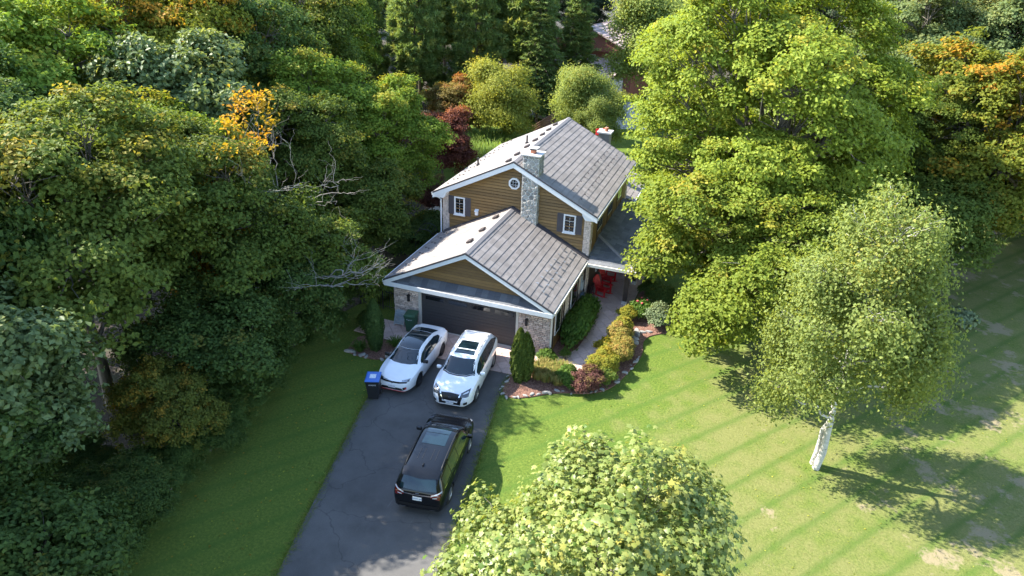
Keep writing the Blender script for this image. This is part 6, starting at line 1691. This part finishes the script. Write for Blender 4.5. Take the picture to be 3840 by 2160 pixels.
# folded black chair against the wall
fc = empty('folded_chair', (.42, 6.5, .046), rad(80), 'black folded garden chair leaning by the porch corner', 'chair')
MB().obox((0, 0, .42), (1, 0, 0), (0, .98, .17), (0, -.17, .98), .22, .02, .4).build('seat_panel', MAT['car_trim'], fc)
for xx in (-.24, .24): MB().tube([(xx, -.1, .0), (xx, .06, .9)], .014, 6).tube([(xx, .12, .0), (xx, -.06, .85)], .014, 6).build('frame_tube', MAT['black_metal'], fc)
# garden ornaments
white_s = simple('ornament_white', (0.6, 0.58, 0.54), .7, .3, 25); dark_s = simple('ornament_dark', (0.05, 0.048, 0.047), .6, .3, 20)
def figure(name, loc, label, parts_, cat='statue'):
    o = empty(name, loc, 0, label, cat)
    for (nm, mat_, c_, s_) in parts_:
        bm = bmesh.new(); bmesh.ops.create_icosphere(bm, subdivisions=2, radius=1)
        for v in bm.verts: v.co = Vector((v.co.x * s_[0] + c_[0], v.co.y * s_[1] + c_[1], v.co.z * s_[2] + c_[2]))
        me = bpy.data.meshes.new(nm); bm.to_mesh(me); bm.free(); me.polygons.foreach_set('use_smooth', np.ones(len(me.polygons), bool)); link(nm, me, mat_, o)
    return o
dogp = lambda dx: [('body', white_s, (dx, 0, .16), (.09, .12, .16)), ('head', white_s, (dx, -.06, .37), (.075, .085, .075)), ('muzzle', white_s, (dx, -.14, .35), (.035, .05, .032)), ('ear', dark_s, (dx - .06, -.04, .4), (.022, .03, .06)), ('ear', dark_s, (dx + .06, -.04, .4), (.022, .03, .06)), ('paw', white_s, (dx - .05, -.12, .03), (.03, .05, .03)), ('paw', white_s, (dx + .05, -.12, .03), (.03, .05, .03))]
figure('dog_ornament', (.95, 5.3, .05), 'pair of small black-and-white animal figures behind the long dark shrub', dogp(-.11) + dogp(.11) + [('spot', dark_s, (0, .02, .2), (.08, .1, .1))])
figure('garden_figurine', (-.28, -.52, .046), 'small white figurine with a red base by the garage corner shrub', [('body', white_s, (0, 0, .12), (.08, .08, .12)), ('head', white_s, (-.02, 0, .27), (.055, .055, .055)), ('wing', white_s, (-.1, .02, .16), (.06, .03, .07)), ('flower_base', MAT['red'], (.13, -.06, .05), (.07, .06, .05))])
fo = figure('owl_statue', (-.88, -.26, .046), 'dark stone owl figure standing at the right garage pillar', [('body', dark_s, (0, 0, .2), (.1, .09, .2)), ('head', dark_s, (0, -.01, .43), (.09, .085, .08)), ('ear', dark_s, (-.05, 0, .51), (.02, .02, .04)), ('ear', dark_s, (.05, 0, .51), (.02, .02, .04)), ('base', dark_s, (0, 0, .02), (.13, .12, .03))])

# ------------------------------------------------------------------ background buildings
fh = empty('far_house', (-13.6, 60, 0), rad(-12), 'far red brick house with pale pinkish roofs beyond the pines', 'house')
rb = simple('far_brick', (0.3, 0.12, 0.085), .9, .2, 12); rr_ = roof_mat('far_roof', (0.36, 0.27, 0.24), (0.46, 0.36, 0.32), .4, .4)
MB().box(-6, 6, 0, 9, -.1, 5.4).build('wall', rb, fh)
MB().prism([(-6.5, -.5, 5.4), (6.5, -.5, 5.4), (0, -.5, 8.0)], (0, 10, 0)).build('gable', rb, fh)
for sd in (-1, 1):
    ro_ = MB(); n = 12
    for k in range(n):
        a = k / n; b_ = (k + 1) / n + .01
        P = [(sd * (6.9 - 6.9 * a), -.8, 5.3 + 2.85 * a + .06), (sd * (6.9 - 6.9 * b_), -.8, 5.3 + 2.85 * b_ + .0)]
        ro_.prism([P[0], P[1], (P[1][0], -.8, P[1][2] - .12), (P[0][0], -.8, P[0][2] - .14)], (0, 10.8, 0))
    ro_.build('roof', rr_, fh)
MB().box(-7, 5, -6, -.02, -.1, 2.6).build('garage_wall', MAT['white'], fh)
MB().prism([(-7.5, -6.5, 2.55), (5.5, -6.5, 2.55), (5.5, 0.3, 4.6), (-7.5, .3, 4.6)], (0, 0, .12)).build('garage_roof', rr_, fh)
for xx in (-5.8, -1.6): MB().box(xx, xx + 3.2, -6.04, -5.98, 0, 2.2).build('garage_door', MAT['beige'], fh)
for xx in (-4.2, 0, 3.2):
    w_ = MB().box(xx, xx + 1.1, -.06, .0, 3.6, 4.9).build('window', MAT['white'], fh); MB().box(xx + .08, xx + 1.02, -.075, -.062, 3.68, 4.82).build('pane', MAT['glass'], w_)
MB().tube([(-2, 3, 7.1), (-2, 3, 7.8)], .07, 6).build('vent_pipe', MAT['black_metal'], fh)
# brown board fence behind the house
bw = simple('brown_fence', (0.2, 0.1, 0.065), .8, .2, 10, objrand=.12)
bf_ = empty('board_fence', (-11.6, 39.6, 0), 0, 'brown board fence screen behind the main roof', 'fence')
def fence_run(a, b):
    a = Vector(a); b = Vector(b); d = (b - a); L_ = d.length; d.normalize(); nrm_ = Vector((-d.y, d.x, 0)); h = 2.1
    for k in range(9):
        z = .12 + k * .23
        MB().obox((a + b) / 2 + Vector((0, 0, z + .1)), d, nrm_, (0, 0, 1), L_ / 2, .02, .1).build('board', bw, bf_)
    n = max(1, int(L_ / 2.2))
    for k in range(n + 1): MB().obox(a.lerp(b, k / n) + Vector((0, 0, 1.1)) + nrm_ * .05, d, nrm_, (0, 0, 1), .05, .05, 1.1).build('post', bw, bf_)
fence_run((-.2, -6.2, 0), (0, 0, 0)); fence_run((0, 0, 0), (6, .3, 0))
MB().box(1.6, 2.4, -.1, -.04, 1.0, 1.75).build('sign_board', MAT['beige'], bf_)
# red and white flag on a pole behind the main roof
fg = empty('flag', (-2.2, 19.4, -.35), 0, 'small red and white flag on a pole beside the rear chimney', 'flag')
MB().tube([(0, 0, 0), (0, 0, 6.7)], .03, 6).build('pole', MAT['galv'], fg)
for k, mt_ in enumerate((MAT['red'], MAT['white'], MAT['red'])):
    MB().prism([(-.02 - .24 * k, .02 * k, 6.15 - .05 * k), (-.26 - .24 * k, .04 + .02 * k, 6.1 - .05 * k), (-.26 - .24 * k, .04 + .02 * k, 6.55 - .05 * k), (-.02 - .24 * k, .02 * k, 6.6 - .05 * k)], (0, .006, 0)).build('cloth_band', mt_, fg)

# ------------------------------------------------------------------ fallen leaves and grass tufts on the lawn
r = rnd(301)
def scatter_leaves(n, x0, x1, y0, y1, size, mat, nm, z=.012, ok=None):
    P = np.stack([r.uniform(x0, x1, n), r.uniform(y0, y1, n), np.full(n, z)], 1)
    if ok is not None: P = P[[ok(a, b) for a, b in P[:, :2]]]
    nr = unit(np.array([0, 0, 1.]) + r.normal(size=P.shape) * .3)
    V, F, k = leaves_np(r, P, nr, size, .8)
    V[:, 2] = np.maximum(V[:, 2], .008)
    o = link(nm, np_mesh(nm, V, [F], mat, False, {'var': np.repeat(r.random(len(P)), k), 'tint': np.repeat(r.random(len(P)), k)})); tag(o, kind='stuff'); return o
HP = [(-9, -.3), (.4, -.3), (3, -1), (4.2, 2), (3, 16), (-9, 16)]
ok_l = lambda a, b: not in_poly(a, b, drive) and not in_poly(a, b, HP) and not in_poly(a, b, A_)
scatter_leaves(1300, -9.5, 24, -22, 14, .075, LM['yellow'], 'fallen_leaves', ok=ok_l)
scatter_leaves(500, -10.5, -1, -22, -3, .085, LM['amber'], 'fallen_leaves', ok=ok_l)

# turf: short blades over the near lawn, longer ones creeping over the edges
def turf(n, pts_fn, hmin, hmax, nm):
    P = pts_fn(n); m_ = len(P)
    th = r.uniform(0, 6.28, m_); h = r.uniform(hmin, hmax, (m_, 1)); ln = r.normal(size=(m_, 2)) * 1.6
    sd = np.stack([np.cos(th), np.sin(th), np.zeros(m_)], 1) * r.uniform(.006, .014, (m_, 1))
    base = np.concatenate([P, np.full((m_, 1), .0)], 1); tip = base + np.concatenate([ln * h, h], 1)
    V = np.stack([base - sd, base + sd, tip], 1).reshape(-1, 3); F = np.arange(m_ * 3).reshape(-1, 3)
    o = link(nm, np_mesh(nm, V, [F], LM['turf'], False, {'var': r.random(m_), 'tint': r.random(m_)})); tag(o, kind='stuff')
LM['turf'] = leaf_mat('turf_blade', (0.09, 0.15, 0.02), (0.19, 0.25, 0.045), (0.22, 0.2, 0.07), .22, .35)
def pts_lawn(n):
    P = np.stack([r.uniform(-10.5, 22, n), r.uniform(-20, 12, n)], 1)
    return P[[ok_l(a, b) and not (-1.3 < a < 5.7 and -4.2 < b < 9.3 and False) for a, b in P]]
def pts_edge(n):
    out_ = []
    for poly in (drive,):
        for i in range(len(poly)):
            a, b = np.array(poly[i - 1]), np.array(poly[i]); L_ = np.linalg.norm(b - a)
            if abs(a[1] - b[1]) < .3 and a[1] > -3: continue
            k_ = int(L_ * n); t = r.random((k_, 1)); nn_ = np.array([-(b - a)[1], (b - a)[0]]) / L_
            out_.append(a + (b - a) * t + nn_ * r.normal(size=(k_, 1)) * .07)
    return np.concatenate(out_)
turf(45000, pts_lawn, .018, .036, 'grass_blades')
turf(220, pts_edge, .05, .12, 'grass_blades')
